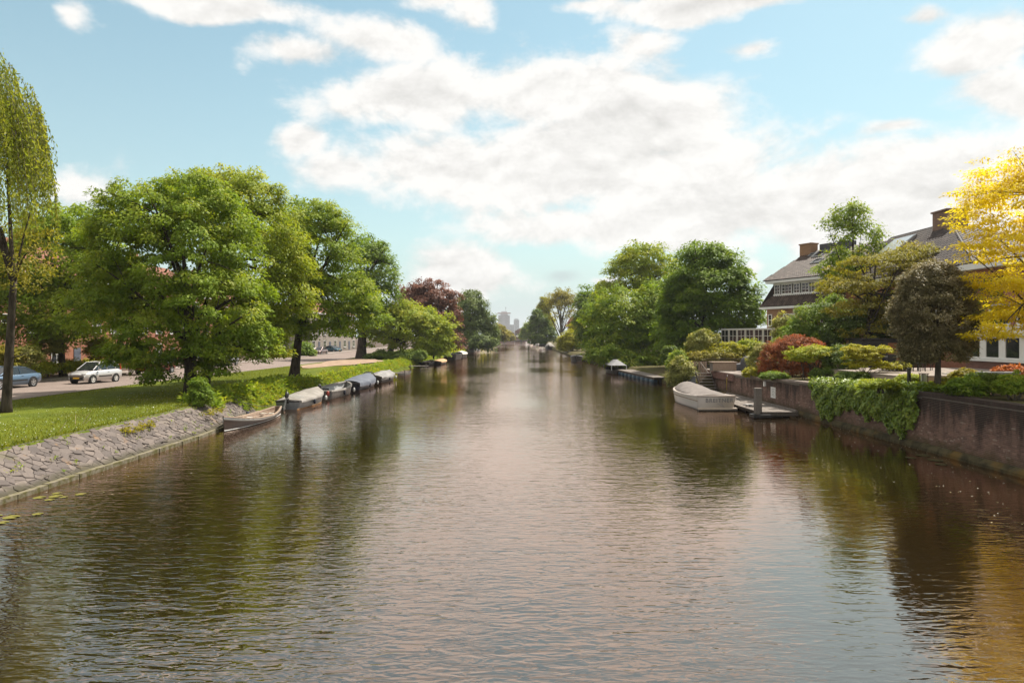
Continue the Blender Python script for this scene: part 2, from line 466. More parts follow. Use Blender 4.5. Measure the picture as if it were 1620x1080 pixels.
mb.add([(-40, -40, 0), (40, -40, 0), (40, 660, 0), (-40, 660, 0)], [(0, 1, 2, 3)])
tag(mb.build('water', mat_water()), kind='structure')

# ------------------------------------------------------------------ banks and ground
LB = [(-40, -13.7), (30, -13.75), (34, -14.0), (40, -14.8), (62, -14.7), (110, -13.7), (135, -12.8), (200, -12.4), (286, -11.2), (540, -12), (660, -12)]
RB = [(-40, 16.4), (56, 16.4), (58, 14.6), (70, 14.6), (84, 14.2), (125, 13.2), (240, 14.2), (400, 15.5), (540, 17), (660, 17)]
def lbx(Y): return interp(Y, LB)
def rbx(Y): return interp(Y, RB)
GL = 1.10                                   # lawn level, left bank
def slope_w(Y): return interp(Y, [(36, 1.65), (42, 0.9), (660, 0.8)])
YS = [-40, 0, 10] + [14 + 2 * i for i in range(60)] + [140, 160, 180, 200, 240, 286, 340, 400, 470, 540, 660]
m_lawn = None
def mat_lawn(name, g1, g2, dry):
    m, t = new_mat(name)
    tc = t.n('ShaderNodeTexCoord').outputs['Object']
    a = t.n('ShaderNodeTexNoise', inp={0: tc, 'Scale': 0.55, 'Detail': 4.0, 'Roughness': 0.6}).outputs[0]
    b = t.n('ShaderNodeTexNoise', inp={0: tc, 'Scale': 14.0, 'Detail': 3.0, 'Roughness': 0.7}).outputs[0]
    d = t.n('ShaderNodeTexNoise', inp={0: tc, 'Scale': 0.22, 'Detail': 3.0}).outputs[0]
    col = t.mixc(t.sstep(a, 0.35, 0.65), g1, g2)
    col = t.mixc(t.sstep(d, 0.60, 0.72, 0.0, 0.6), col, dry)
    k = t.m('ADD', 0.6, t.m('MULTIPLY', b, 0.8))
    col = t.mixc(1.0, col, t.n('ShaderNodeCombineXYZ', inp={0: k, 1: k, 2: k}).outputs[0], 'MULTIPLY')
    p = t.n('ShaderNodeBsdfPrincipled', inp={'Base Color': col, 'Roughness': 0.9, 'Specular IOR Level': 0.1})
    bp = t.n('ShaderNodeBump', inp={'Strength': 1.0, 'Distance': 0.05, 'Height': b})
    t.link(bp.outputs[0], p.inputs['Normal'])
    finish(t, p.outputs[0])
    return m
M['lawn'] = mat_lawn('lawn_grass', (0.085, 0.112, 0.012), (0.125, 0.15, 0.015), (0.165, 0.13, 0.045))
ROADN = [(-40, -26), (50, -26.6), (70, -25.6), (100, -24.6), (160, -27), (300, -30), (660, -34)]
def rn(Y): return interp(Y, ROADN)
# lawn: slope crest to road edge, gently uneven
rows = []
for Y in YS:
    x0, x1 = lbx(Y) - slope_w(Y), rn(Y)
    row = [(x0 + .12, Y, -0.4), (x0 + .10, Y, GL - 0.2), (x0, Y, GL - 0.02)] if Y < 40 else [(lbx(Y) + 0.05, Y, -0.4), (lbx(Y) - 0.02, Y, 0.02), (x0, Y, GL - 0.15)]
    for k in range(1, 11):
        x = x0 + (x1 - x0) * k / 10
        row.append((x, Y, GL + 0.05 * math.sin(x * 0.7 + Y * 0.13) * (1 if k < 10 else 0)))
    rows.append(row)
mb = MB(); mb.grid(rows)
tag(mb.build('lawn', M['lawn'], smooth=True), kind='structure')
# road with kerbs, pavement, garden ground
def strip(name, xa, xb, z, m, za=None):
    mb = MB()
    mb.grid([[(xa(Y), Y, z), (xb(Y), Y, z)] for Y in YS])
    return tag(mb.build(name, m), kind='structure')
def mat_paving(name, c1, c2, bw, bh):
    m, t = new_mat(name)
    tc = t.n('ShaderNodeTexCoord').outputs['Object']
    b = t.n('ShaderNodeTexBrick', inp={'Vector': tc, 'Color1': c4(c1), 'Color2': c4(c2), 'Mortar': (c1[0] * .6, c1[1] * .6, c1[2] * .6, 1), 'Scale': 1.0,
                                       'Mortar Size': 0.012, 'Brick Width': bw, 'Row Height': bh})
    nz = t.n('ShaderNodeTexNoise', inp={0: tc, 'Scale': 0.35, 'Detail': 6.0, 'Roughness': 0.65}).outputs[0]
    k = t.m('ADD', 0.72, t.m('MULTIPLY', nz, 0.56))
    col = t.mixc(1.0, b.outputs[0], t.n('ShaderNodeCombineXYZ', inp={0: k, 1: k, 2: k}).outputs[0], 'MULTIPLY')
    p = t.n('ShaderNodeBsdfPrincipled', inp={'Base Color': col, 'Roughness': 0.85, 'Specular IOR Level': 0.25})
    bp = t.n('ShaderNodeBump', inp={'Strength': 0.3, 'Distance': 0.01, 'Height': b.outputs[1]})
    bp.invert = True
    t.link(bp.outputs[0], p.inputs['Normal'])
    finish(t, p.outputs[0])
    return m
M['road'] = mat_paving('clinker_road', (0.20, 0.155, 0.132), (0.25, 0.195, 0.167), 0.4, 0.2)
M['pave'] = mat_paving('paving_slab', (0.22, 0.185, 0.16), (0.27, 0.225, 0.20), 0.6, 0.6)
RW = 9.6
strip('road', lambda Y: rn(Y) - 0.15, lambda Y: rn(Y) - RW, GL - 0.08, M['road'])
strip('pavement', lambda Y: rn(Y) - RW - 0.15, lambda Y: rn(Y) - RW - 2.6, GL + 0.03, M['pave'])
strip('garden_ground', lambda Y: rn(Y) - RW - 2.6, lambda Y: rn(Y) - 420, GL + 0.02, M['soil'])
for nm, off in (('road_kerb', 0.0), ('pavement_kerb', -RW)):
    mb = MB()
    mb.grid([[(rn(Y) + off, Y, GL - 0.1), (rn(Y) + off, Y, GL + 0.035), (rn(Y) + off - 0.15, Y, GL + 0.035), (rn(Y) + off - 0.15, Y, GL - 0.1)] for Y in YS])
    tag(mb.build(nm, M['concrete']), kind='structure')
mb = MB()
pts = []
for k in range(28):
    t_ = 2 * math.pi * k / 28
    q = 1 + 0.16 * math.sin(3 * t_ + 1) + 0.08 * math.sin(7 * t_)
    pts.append((-21.2 + 3.4 * q * math.cos(t_), 88 + 14 * q * math.sin(t_), GL + 0.075))
mb.add(pts, [tuple(range(28))])
tag(mb.build('dirt_patch', mat_two('bare_dirt', (0.25, 0.17, 0.115), (0.34, 0.24, 0.165), 1.2, 0.95, 0.4)), kind='structure')

# right side ground
GR = [(-40, 2.2), (30, 2.2), (40, 1.95), (54, 1.66), (56, 1.6), (58, 0.9), (70, 0.75), (90, 0.8), (660, 1.0)]
def gr(Y): return interp(Y, GR)
rows = []
YR = sorted(set(YS + [55.5, 56.5, 57.5]))
for Y in YR:
    b = rbx(Y)
    off = 0.45 if Y < 56 else 0.0
    row = [(b + off, Y, -0.4), (b + off + 0.01, Y, gr(Y) - (0.1 if Y < 56 else 0.5)), (b + off + 0.6, Y, gr(Y)), (b + 6, Y, gr(Y) + 0.05), (b + 14, Y, max(gr(Y), 1.9)), (420, Y, max(gr(Y), 1.9))]
    rows.append(row)
mb = MB(); mb.grid(rows)
tag(mb.build('ground', mat_lawn('garden_earth', (0.075, 0.075, 0.02), (0.10, 0.075, 0.04), (0.13, 0.10, 0.06))), kind='structure')
mb = MB()
mb.add([(-4000, 660, 1.0), (4000, 660, 1.0), (4000, 5000, 1.0), (-4000, 5000, 1.0)], [(0, 1, 2, 3)])
mb.add([(-4000, 660, -1.0), (4000, 660, -1.0), (4000, 660, 1.0), (-4000, 660, 1.0)], [(0, 1, 2, 3)])
tag(mb.build('terrain', M['soil']), kind='structure')

# ------------------------------------------------------------------ stone revetment on the left bank
def revetment():
    root = thing('stone_revetment', 'sloping bank of fitted grey-pink basalt stones below the lawn', 'stone bank', (0, 0, 0))
    bed = MB()
    ys = [6 + k for k in range(35)]
    def at(Y, t, h=0.0):
        b = lbx(Y)
        x = b - 0.10 - t * (slope_w(Y) - 0.05)
        z = 0.10 + t * (GL - 0.05 - 0.10)
        n = Vector((0.52, 0, 0.85))
        return Vector((x, Y, z)) + n * h
    bed.grid([[at(Y, t, 0.012) for t in (-0.05, 0.25, 0.5, 0.75, 1.04)] for Y in ys])
    bed.build('bedding', mat_two('grit_bedding', (0.09, 0.075, 0.066), (0.125, 0.104, 0.09), 8, 0.95), root)
    # toe beam along the waterline: mossy blocks
    m_toe = mat_two('mossy_toe_stone', (0.10, 0.09, 0.03), (0.22, 0.19, 0.14), 5.0, 0.9, 0.8)
    y, i = 9.0, 0
    while y < 40:
        L = rnd.uniform(1.1, 1.9)
        t = MB()
        cx = lbx(y + L / 2) + rnd.uniform(-.02, .02)
        t.box((cx, y + L / 2, 0.035 + rnd.uniform(-.02, .02)), (0.22, L - rnd.uniform(.02, .07), 0.20), rz=rnd.uniform(-.015, .015) - (lbx(y + L) - lbx(y)) / L)
        t.build('toe_block', m_toe, root)
        y += L
    def stain(t, geo, col):
        s = t.n('ShaderNodeSeparateXYZ', inp={0: geo})
        nz = t.n('ShaderNodeTexNoise', inp={0: geo, 'Scale': 1.3, 'Detail': 5.0, 'Roughness': 0.7}).outputs[0]
        col = t.mixc(t.sstep(nz, 0.60, 0.72, 0.0, 0.55), col, (0.30, 0.17, 0.07))
        nz2 = t.n('ShaderNodeTexNoise', inp={0: geo, 'Scale': 0.8, 'Detail': 6.0, 'Roughness': 0.7}).outputs[0]
        col = t.mixc(t.sstep(nz2, 0.56, 0.72, 0.0, 0.75), col, (0.10, 0.095, 0.035))
        wet = t.sstep(t.m('SUBTRACT', s.outputs[2], t.m('MULTIPLY', nz, 0.30)), 0.20, 0.0, 0.0, 0.8)
        return t.mixc(wet, col, (0.045, 0.040, 0.018))
    ms = mat_val('basalt_stone', [(0, (0.095, 0.079, 0.072)), (0.5, (0.135, 0.111, 0.099)), (1, (0.19, 0.155, 0.134))], 0.85, 14.0, 0.6, stain)
    # hexagonal, jittered fitted cells in (Y, t)
    rowsN, y0, y1 = 9, 8.0, 39.5
    joints = []
    for r in range(rowsN):
        js, y = [], y0 - rnd.uniform(0, .4)
        while y < y1:
            js.append(y)
            y += rnd.choice((0.20, 0.26, 0.33, 0.42)) * rnd.uniform(.85, 1.15)
        joints.append(js)
    # line between rows r-1 and r holds the joints of both rows, each a jittered vertex
    line = []
    for r in range(rowsN + 1):
        vs = []
        for q in ([r - 1] if r - 1 >= 0 else []) + ([r] if r < rowsN else []):
            for y in joints[q]:
                edge = r in (0, rowsN)
                up = 0.035 if q == r - 1 else -0.035
                vs.append((q, y, y + rnd.uniform(-.04, .04), (r + rnd.uniform(-.14, .14) * (not edge)) / rowsN + (0 if edge else -up)))
        vs.sort(key=lambda a: a[2])
        line.append(vs)
    cells = []
    for r in range(rowsN):
        for a, b in zip(joints[r], joints[r][1:]):
            lo = [(v[2], v[3]) for v in line[r] if (a - 1e-6 <= v[1] <= b + 1e-6) and (v[0] == r or a < v[1] < b)]
            hi = [(v[2], v[3]) for v in line[r + 1] if (a - 1e-6 <= v[1] <= b + 1e-6) and (v[0] == r or a < v[1] < b)]
            poly = lo + hi[::-1]
            if len(poly) >= 4: cells.append((a, poly))
    def stone(mb, poly):
        n = len(poly)
        cyy = sum(p[0] for p in poly) / n
        ct = sum(p[1] for p in poly) / n
        h = rnd.uniform(0.018, 0.055)
        ty, tt = rnd.uniform(-.09, .09), rnd.uniform(-.10, .10)
        vs = []
        for k, hh in ((1.0, 0.0), (0.98, h * 0.7), (0.91, h)):
            for (yy, t) in poly:
                dy, dt = (yy - cyy) * k, (t - ct) * k
                vs.append(at(cyy + dy, ct + dt, hh + (dy * ty + dt * tt * 1.9 if hh else 0)))
        fs = []
        for L in (0, 1):
            for k in range(n):
                k2 = (k + 1) % n
                fs.append((L * n + k, L * n + k2, (L + 1) * n + k2, (L + 1) * n + k))
        fs.append(tuple(2 * n + k for k in range(n)))
        fs = [f[::-1] for f in fs]
        mb.val = rnd.random()
        mb.add(vs, fs)
    vis = [c for c in cells if 17.5 < c[0] < 39.5]
    vis.sort(key=lambda c: c[0])
    for a, poly in vis[:300]:
        s = MB(); stone(s, poly); s.build('stone', ms, root)
    rest = MB()
    for a, poly in [c for c in cells if c[0] <= 17.5] + vis[300:]:
        stone(rest, poly)
    rest.build('stones', ms, root, kind='stuff')
revetment()

# ------------------------------------------------------------------ brick quay wall on the right
WT = [(-20, 2.32), (27, 2.28), (36, 2.02), (46, 1.82), (55, 1.66)]
def wt(Y): return interp(Y, WT)
def quay_wall():
    root = thing('quay_wall', 'long stained brick quay wall holding up the terraced garden', 'quay wall', (0, 0, 0))
    XW = 16.4
    core = MB()
    ys = [-10 + 2.5 * k for k in range(27)]
    core.grid([[(XW + 0.02, Y, -0.5), (XW + 0.02, Y, wt(Y) - 0.14), (XW + 0.46, Y, wt(Y) - 0.14)] for Y in ys])
    core.add([(XW + .02, 55, -.5), (XW + .46, 55, -.5), (XW + .46, 55, wt(55) - .14), (XW + .02, 55, wt(55) - .14)], [(0, 1, 2, 3)])
    core.build('core', mat_plain('mortar', (0.20, 0.17, 0.14), 0.95, var=0.3), root)
    def stain(t, geo, col):
        s = t.n('ShaderNodeSeparateXYZ', inp={0: geo})
        z = s.outputs[2]
        st = t.n('ShaderNodeMapping', inp={0: geo, 3: (1, 1.4, 0.35)}).outputs[0]
        n1_ = t.n('ShaderNodeTexNoise', inp={0: st, 'Scale': 1.1, 'Detail': 6.0, 'Roughness': 0.65}).outputs[0]
        st2 = t.n('ShaderNodeMapping', inp={0: geo, 3: (1, 5, 0.5)}).outputs[0]
        n2_ = t.n('ShaderNodeTexNoise', inp={0: st2, 'Scale': 1.0, 'Detail': 5.0, 'Roughness': 0.7}).outputs[0]
        # algae hanging from the coping in drips
        lim = t.m('ADD', 2.35, t.m('MULTIPLY', t.m('SUBTRACT', n1_, 0.72), 4.2))
        dark = t.sstep(t.m('SUBTRACT', z, t.m('ADD', lim, t.m('MULTIPLY', t.m('SUBTRACT', n2_, 0.5), 1.6))), -0.75, 0.55, 0.0, 0.88)
        col = t.mixc(dark, col, (0.022, 0.017, 0.014))
        # pale lime bloom streaks
        col = t.mixc(t.sstep(n2_, 0.60, 0.74, 0.0, 0.6), col, (0.27, 0.23, 0.20))
        # damp moss by the water
        n3_ = t.n('ShaderNodeTexNoise', inp={0: geo, 'Scale': 1.7, 'Detail': 5.0}).outputs[0]
        wet = t.sstep(t.m('SUBTRACT', z, t.m('MULTIPLY', n3_, 0.9)), 0.25, -0.25, 0.0, 0.8)
        return t.mixc(wet, col, (0.075, 0.058, 0.022))
    mbk = mat_val('quay_brick', [(0, (0.155, 0.092, 0.070)), (0.45, (0.225, 0.138, 0.104)), (0.8, (0.27, 0.155, 0.115)), (1, (0.35, 0.26, 0.205))], 0.9, 11.0, 0.5, stain)
    # bricks: courses of stretchers and headers
    b = MB()
    course = 0
    z = 0.28
    while z < 2.3:
        y = 14.0 + rnd.uniform(0, .2)
        k = course % 2
        while y < 55.0:
            L = 0.21 if (k % 2 == 0) else 0.10
            k += 1
            if z + 0.06 < wt(y) - 0.20:
                b.val = min(1, max(0, rnd.gauss(.45, .25)))
                d = rnd.uniform(-.006, .006)
                x0, x1 = XW - 0.012 + d, XW + 0.022
                y0_, y1_, z0, z1 = y + .004, y + L - .004, z + .004, z + .054
                b.add([(x0, y0_, z0), (x0, y1_, z0), (x0, y1_, z1), (x0, y0_, z1), (x1, y0_, z0), (x1, y1_, z0), (x1, y1_, z1), (x1, y0_, z1)],
                      [(0, 3, 2, 1)[::-1], (0, 1, 5, 4)[::-1], (1, 2, 6, 5)[::-1], (2, 3, 7, 6)[::-1], (3, 0, 4, 7)[::-1]])
            y += L + 0.004
        z += 0.062
        course += 1
    b.build('bricks', mbk, root, kind='stuff')
    # soldier course coping, near stretch
    c = MB()
    y = 14.0
    while y < 36.4:
        z1 = wt(y)
        c.val = min(1, max(0, rnd.gauss(.4, .25)))
        c.box((XW + 0.21, y + 0.05, z1 - 0.07 + rnd.uniform(-.004, .004)), (0.50, 0.092, 0.15))
        y += 0.10
    c.build('soldier_bricks', mbk, root, kind='stuff')
    # flat stone coping, far stretch
    y = 36.45
    while y < 55:
        L = min(1.5, 55.05 - y)
        s = MB()
        s.box((XW + 0.20, y + L / 2, wt(y + L / 2) - 0.06), (0.56, L - 0.012, 0.12), M=Matrix.Rotation(-math.atan(0.0215), 4, 'X') if True else None)
        s.build('coping_slab', M['concrete'], root)
        y += L
    # mossy concrete ledge at the foot
    f = MB()
    prof = [(-0.14, -0.5), (-0.14, 0.10), (-0.10, 0.17), (-0.012, 0.27), (0.02, 0.27)]
    f.grid([[(XW + dx, Y, zz + 0.012 * math.sin(Y * 3.1)) for dx, zz in prof] for Y in [14 + .8 * k for k in range(52)]])
    f.build('foot_ledge', mat_two('mossy_ledge', (0.030, 0.025, 0.010), (0.085, 0.068, 0.032), 2.4, 0.9, 0.7, c3=(0.13, 0.08, 0.022), s3=0.9), root)
quay_wall()

# ------------------------------------------------------------------ foliage
def leaves_mesh(name, P, D, N, L, Wd, val, mat):
    """one folded four-cornered leaf per row"""
    n = len(P)
    D = D / np.maximum(np.linalg.norm(D, axis=1, keepdims=True), 1e-6)
    S = np.cross(D, N)
    S = S / np.maximum(np.linalg.norm(S, axis=1, keepdims=True), 1e-6)
    U = np.cross(S, D)
    L = np.broadcast_to(L, (n,))[:, None]
    Wd = np.broadcast_to(Wd, (n,))[:, None]
    V = np.empty((n, 4, 3), np.float32)
    V[:, 0] = P
    V[:, 1] = P + D * L * .45 + S * Wd * .5 + U * Wd * .12
    V[:, 2] = P + D * L
    V[:, 3] = P + D * L * .45 - S * Wd * .5 + U * Wd * .12
    me = bpy.data.meshes.new(name)
    me.vertices.add(n * 4)
    me.loops.add(n * 4)
    me.polygons.add(n)
    me.vertices.foreach_set('co', V.reshape(-1))
    me.loops.foreach_set('vertex_index', np.arange(n * 4, dtype=np.int32))
    me.polygons.foreach_set('loop_start', np.arange(0, n * 4, 4, dtype=np.int32))
    me.polygons.foreach_set('loop_total', np.full(n, 4, np.int32))
    at = me.attributes.new('val', 'FLOAT', 'POINT')
    at.data.foreach_set('value', np.repeat(np.clip(val, 0, 1).astype(np.float32), 4))
    me.materials.append(mat)
    me.update(calc_edges=True)
    return me

def clump_centres(lobes, n, shell=0.72, gap=0.55, sprig=0.11, lump=0.18):
    lb = np.array(lobes)
    vol = (lb[:, 3] * lb[:, 4] * lb[:, 5]) ** (2 / 3)
    out, rel = [], []
    tries = 0
    while len(out) < n and tries < 40:
        tries += 1
        k = rng.choice(len(lb), size=n * 2, p=vol / vol.sum())
        d = rng.normal(size=(n * 2, 3))
        d /= np.linalg.norm(d, axis=1, keepdims=True)
        d[:, 2] = np.where(d[:, 2] < -0.55, -d[:, 2] * .5, d[:, 2])
        r = np.where(rng.random(n * 2) < shell, rng.uniform(.80, 1.0, n * 2), rng.uniform(.3, .8, n * 2))
        r = r * (1 + lump * np.sin(d[:, 0] * 5.1 + k * 2.0) * np.cos(d[:, 1] * 4.3 + d[:, 2] * 6.1 + k))
        sp = (rng.random(n * 2) < sprig) & (d[:, 2] > -.2)
        r = np.where(sp, rng.uniform(1.03, 1.22, n * 2), r)
        p = lb[k, :3] + d * r[:, None] * lb[k, 3:6]
        q = np.linalg.norm((p[:, None, :] - lb[None, :, :3]) / lb[None, :, 3:6], axis=2)
        ok = (q.min(axis=1) > gap) | (rng.random(n * 2) < 0.22)
        for a, b in zip(p[ok], d[ok]):
            out.append(a); rel.append(b)
            if len(out) >= n: break
    return np.array(out), np.array(rel)

def crown_leaves(lobes, n, per, rc, leaf, flat=0.55, droop=0.35, shell=0.72, zmin=None, wl=0.62, tone=0.0, sprig=0.11, lump=0.18):
    n, per = int(n * 1.2), int(per * 1.2)
    C, dirs = clump_centres(lobes, n, shell, 0.55, sprig, lump)
    n = len(C)
    tot = n * per
    ci = np.repeat(np.arange(n), per)
    size = rng.uniform(.65, 1.25, n) * rc
    o = rng.normal(size=(tot, 3))
    o /= np.linalg.norm(o, axis=1, keepdims=True)
    o *= (rng.random(tot) ** 0.42)[:, None]
    o[:, 2] *= flat
    hr = np.hypot(o[:, 0], o[:, 1])
    o[:, 2] -= droop * hr ** 2
    P = C[ci] + o * size[ci][:, None]
    D = o.copy()
    D[:, 2] = -0.25 - droop * rng.random(tot)
    D[:, :2] += dirs[ci][:, :2] * 0.5
    D += rng.normal(size=(tot, 3)) * .35
    N = np.zeros((tot, 3)); N[:, 2] = 1
    N += dirs[ci] * 0.5 + rng.normal(size=(tot, 3)) * .30
    cv = rng.random(n)
    zlo, zhi = P[:, 2].min(), P[:, 2].max()
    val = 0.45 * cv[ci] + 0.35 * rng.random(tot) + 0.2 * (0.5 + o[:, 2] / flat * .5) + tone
    if zmin is not None:
        k = P[:, 2] > zmin + rng.random(tot) * .1
        P, D, N, val = P[k], D[k], N[k], val[k]
    L = leaf * rng.uniform(.55, 1.45, len(P))
    return P, D, N, L, L * wl, val, C

def bez(p0, p1, p2, n):
    return [tuple((1 - t) ** 2 * np.array(p0) + 2 * t * (1 - t) * np.array(p1) + t * t * np.array(p2)) for t in [k / n for k in range(n + 1)]]
def wood(base, top, r, C, nl=12, ns=40, fork=0.35, sides=7, lean=None):
    """trunk, limbs and twigs in one skeleton reaching to the clump centres C"""
    mb = MB()
    base, top = np.array(base, float), np.array(top, float)
    mid = base * .55 + top * .45 + (np.array(lean) if lean is not None else np.array([rnd.uniform(-.2, .2), rnd.uniform(-.2, .2), 0]))
    tp = bez(base, mid, top, 8)
    tp.insert(0, (base[0], base[1], base[2] - 0.3))
    rs = [r * 1.45, r * 1.35, r * 1.02] + [r * (1 - .72 * k / 7) for k in range(1, 8)]
    mb.tube(tp, rs[:len(tp)], sides + 2)
    if len(C) == 0: return mb
    pick = [int(rng.integers(len(C)))]
    dist = np.linalg.norm(C - C[pick[0]], axis=1)
    while len(pick) < min(nl, len(C)):
        k = int(dist.argmax()); pick.append(k)
        dist = np.minimum(dist, np.linalg.norm(C - C[k], axis=1))
    limbs = []
    for k in pick:
        t = fork + (0.95 - fork) * rnd.random()
        s = np.array(tp[1 + int(t * 7.99)])
        e = C[k]
        m_ = s * .45 + e * .55
        m_[2] += 0.18 * np.linalg.norm(e - s) * (0.6 if e[2] > s[2] else 1.0)
        pts = bez(s, m_, e, 6)
        r0 = r * 0.42
        mb.tube(pts, [r0 * (1 - .86 * q / 6) for q in range(7)], max(5, sides - 2), cap=False)
        limbs.append(pts)
    for k in rng.choice(len(C), size=min(ns, len(C)), replace=False):
        e = C[k]
        best = min(((np.linalg.norm(np.array(q) - e), i, j) for i, l in enumerate(limbs) for j, q in enumerate(l[2:5])))
        s = np.array(limbs[best[1]][best[2] + 2])
        m_ = s * .5 + e * .5; m_[2] += 0.1 * best[0]
        mb.tube(bez(s, m_, e, 4), [r * .13, r * .1, r * .08, r * .06, r * .03], 4, cap=False)
    return mb

def tree(name, label, cat, base, top, r, lobes, n, per, rc, leaf, kind, group=None, flat=0.55, droop=0.35, shell=0.72, bark='bark', nl=12, ns=40, fork=0.35, zmin=None, wl=0.62, tone=0.0, lean=None, stems=None, sprig=0.11, lump=0.18):
    root = thing(name, label, cat, base, 0, group)
    P, D, N, L, Wd, val, C = crown_leaves(lobes, n, per, rc, leaf, flat, droop, shell, zmin, wl, tone, sprig, lump)
    b = np.array(base)
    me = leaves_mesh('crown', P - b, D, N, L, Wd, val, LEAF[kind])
    link('crown', me, root)
    if top is not None:
        t = wood((0, 0, 0), np.array(top) - b, r, C - b, nl, ns, fork, lean=lean)
        link('trunk', t.mesh('trunk', M[bark], True), root)
        for (dx, dy, tx, ty, tz, rr) in stems or []:
            s = MB(); s.tube(bez((dx, dy, -.2), ((dx + tx) / 2 + rnd.uniform(-.1, .1), (dy + ty) / 2, tz * .55), (tx, ty, tz), 6), [rr * (1 - .6 * q / 6) for q in range(7)], 6)
            link('trunk', s.mesh('trunk', M[bark], True), root)
    return root
def bush(name, label, cat, base, lobes, n, per, rc, leaf, kind, group=None, stems=7, bark='bark_pale', part='foliage', **kw):
    root = thing(name, label, cat, base, 0, group)
    P, D, N, L, Wd, val, C = crown_leaves(lobes, n, per, rc, leaf, kw.get('flat', .7), kw.get('droop', .3), kw.get('shell', .75), kw.get('zmin'), kw.get('wl', .62), kw.get('tone', 0.0), 0.015, 0.05)
    b = np.array(base)
    link(part, leaves_mesh(part, P - b, D, N, L, Wd, val, LEAF[kind]), root)
    if stems:
        s = MB()
        for k in rng.choice(len(C), size=min(stems, len(C)), replace=False):
            e = C[k] - b
            a = np.array([rnd.uniform(-.15, .15), rnd.uniform(-.15, .15), -.1])
            s.tube(bez(a, (a + e) / 2 + np.array([0, 0, .15]), e, 4), [.035, .03, .025, .018, .01], 4, cap=False)
        link('stem', s.mesh('stem', M[bark], True), root)
    return root

# ------------------------------------------------------------------ trees, left bank
def G(px, py, z):
    Y = 1080 * (CH - z) / (py - 532)
    return W(px, py, Y)
gl = GL + 0.02
def gbase(px, Y, z=gl): return ((px - 808) / 1080 * Y, Y, z)

# weeping willow at the very edge: hanging strands
def willow():
    Y0 = 30.2
    base = np.array(gbase(9, Y0))
    root = thing('weeping_willow', 'golden weeping willow with long hanging strands and slender dark trunk on the lawn', 'tree', tuple(base))
    c = np.array(W(-100, 200, Y0 + .3))
    rx, rz = 150 / 1080 * Y0, 165 / 1080 * Y0
    P, D, V = [], [], []
    st = MB()
    for k in range(1150):
        th = rng.uniform(0, 2 * math.pi)
        ph = math.acos(rng.uniform(-0.05, 1.0))
        q = rng.uniform(.72, 1.0)
        d = np.array([math.sin(ph) * math.cos(th), math.sin(ph) * math.sin(th), math.cos(ph)])
        s = c + d * np.array([rx, rx * .9, rz]) * q
        if s[0] < c[0] - rx * .1 and rng.random() < .6: continue
        ln = rng.uniform(1.6, 4.6) * (1.15 - .35 * d[2])
        ln = min(ln, s[2] - 6.3) if s[2] > 7 else .6
        m = int(ln / 0.062)
        if m < 4: continue
        t = np.linspace(0, 1, m)
        sway = rng.normal(size=2) * .12
        path = s[None] + np.stack([d[0] * .55 * np.sin(t * 1.6) + sway[0] * t, d[1] * .55 * np.sin(t * 1.6) + sway[1] * t, .25 * np.sin(t * 3) * (1 - t) - ln * t], 1)
        P.append(path + rng.normal(size=path.shape) * .05)
        dd = rng.normal(size=path.shape) * .5; dd[:, 2] -= 1.0
        D.append(dd)
        V.append(np.full(m, rng.random() * .6) + rng.random(m) * .4)
        if k % 2 == 0: st.tube([tuple(path[i] - base) for i in (0, m // 3, 2 * m // 3, m - 1)], [.012, .01, .008, .005], 3, cap=False)
    P, D, V = np.concatenate(P), np.concatenate(D), np.concatenate(V)
    N = rng.normal(size=P.shape)
    L = rng.uniform(.13, .25, len(P))
    link('crown', leaves_mesh('crown', P - base, D, N, L, L * .36, V, LEAF['willow']), root)
    link('twig', st.mesh('twig', M['bark_pale']), root)
    t = MB()
    top = np.array(W(10, 330, Y0)) - base
    t.tube(bez((0, 0, -.3), (.15, 0, 2.6), np.array(W(22, 440, Y0)) - base, 7), [.30, .2, .185, .175, .165, .15, .14, .13], 9)
    fk = np.array(W(21, 452, Y0)) - base
    for e, r in ((W(2, 360, Y0), .09), (W(44, 400, Y0 - .5), .06), (W(10, 250, Y0 + .5), .10), (W(-30, 300, Y0), .10), (W(50, 330, Y0), .05), (W(-60, 160, Y0), .1)):
        e = np.array(e) - base
        t.tube(bez(fk, fk * .4 + e * .6 + np.array([0, 0, .5]), e, 5), [r, r * .9, r * .75, r * .6, r * .45, r * .2], 5, cap=False)
    s = np.array(W(17, 566, Y0)) - base
    e = np.array(W(46, 557, Y0)) - base
    t.tube(bez(s, (s + e) / 2 + np.array([0, 0, -.05]), e, 3), [.04, .03, .02, .012], 5)
    link('trunk', t.mesh('trunk', M['bark'], True), root)
    # sprays of leaves on the lower limbs
    lobes = [lobe(40, 440, 45, 45, Y0), lobe(10, 400, 50, 50, Y0), lobe(60, 380, 30, 45, Y0 + 1)]
    Pq, Dq, Nq, Lq, Wq, Vq, C = crown_leaves(lobes, 60, 30, .4, .13, .6, .5, .6, wl=.4)
    link('crown', leaves_mesh('crown', Pq - base, Dq, Nq, Lq, Wq, Vq, LEAF['olive']), root)
willow()

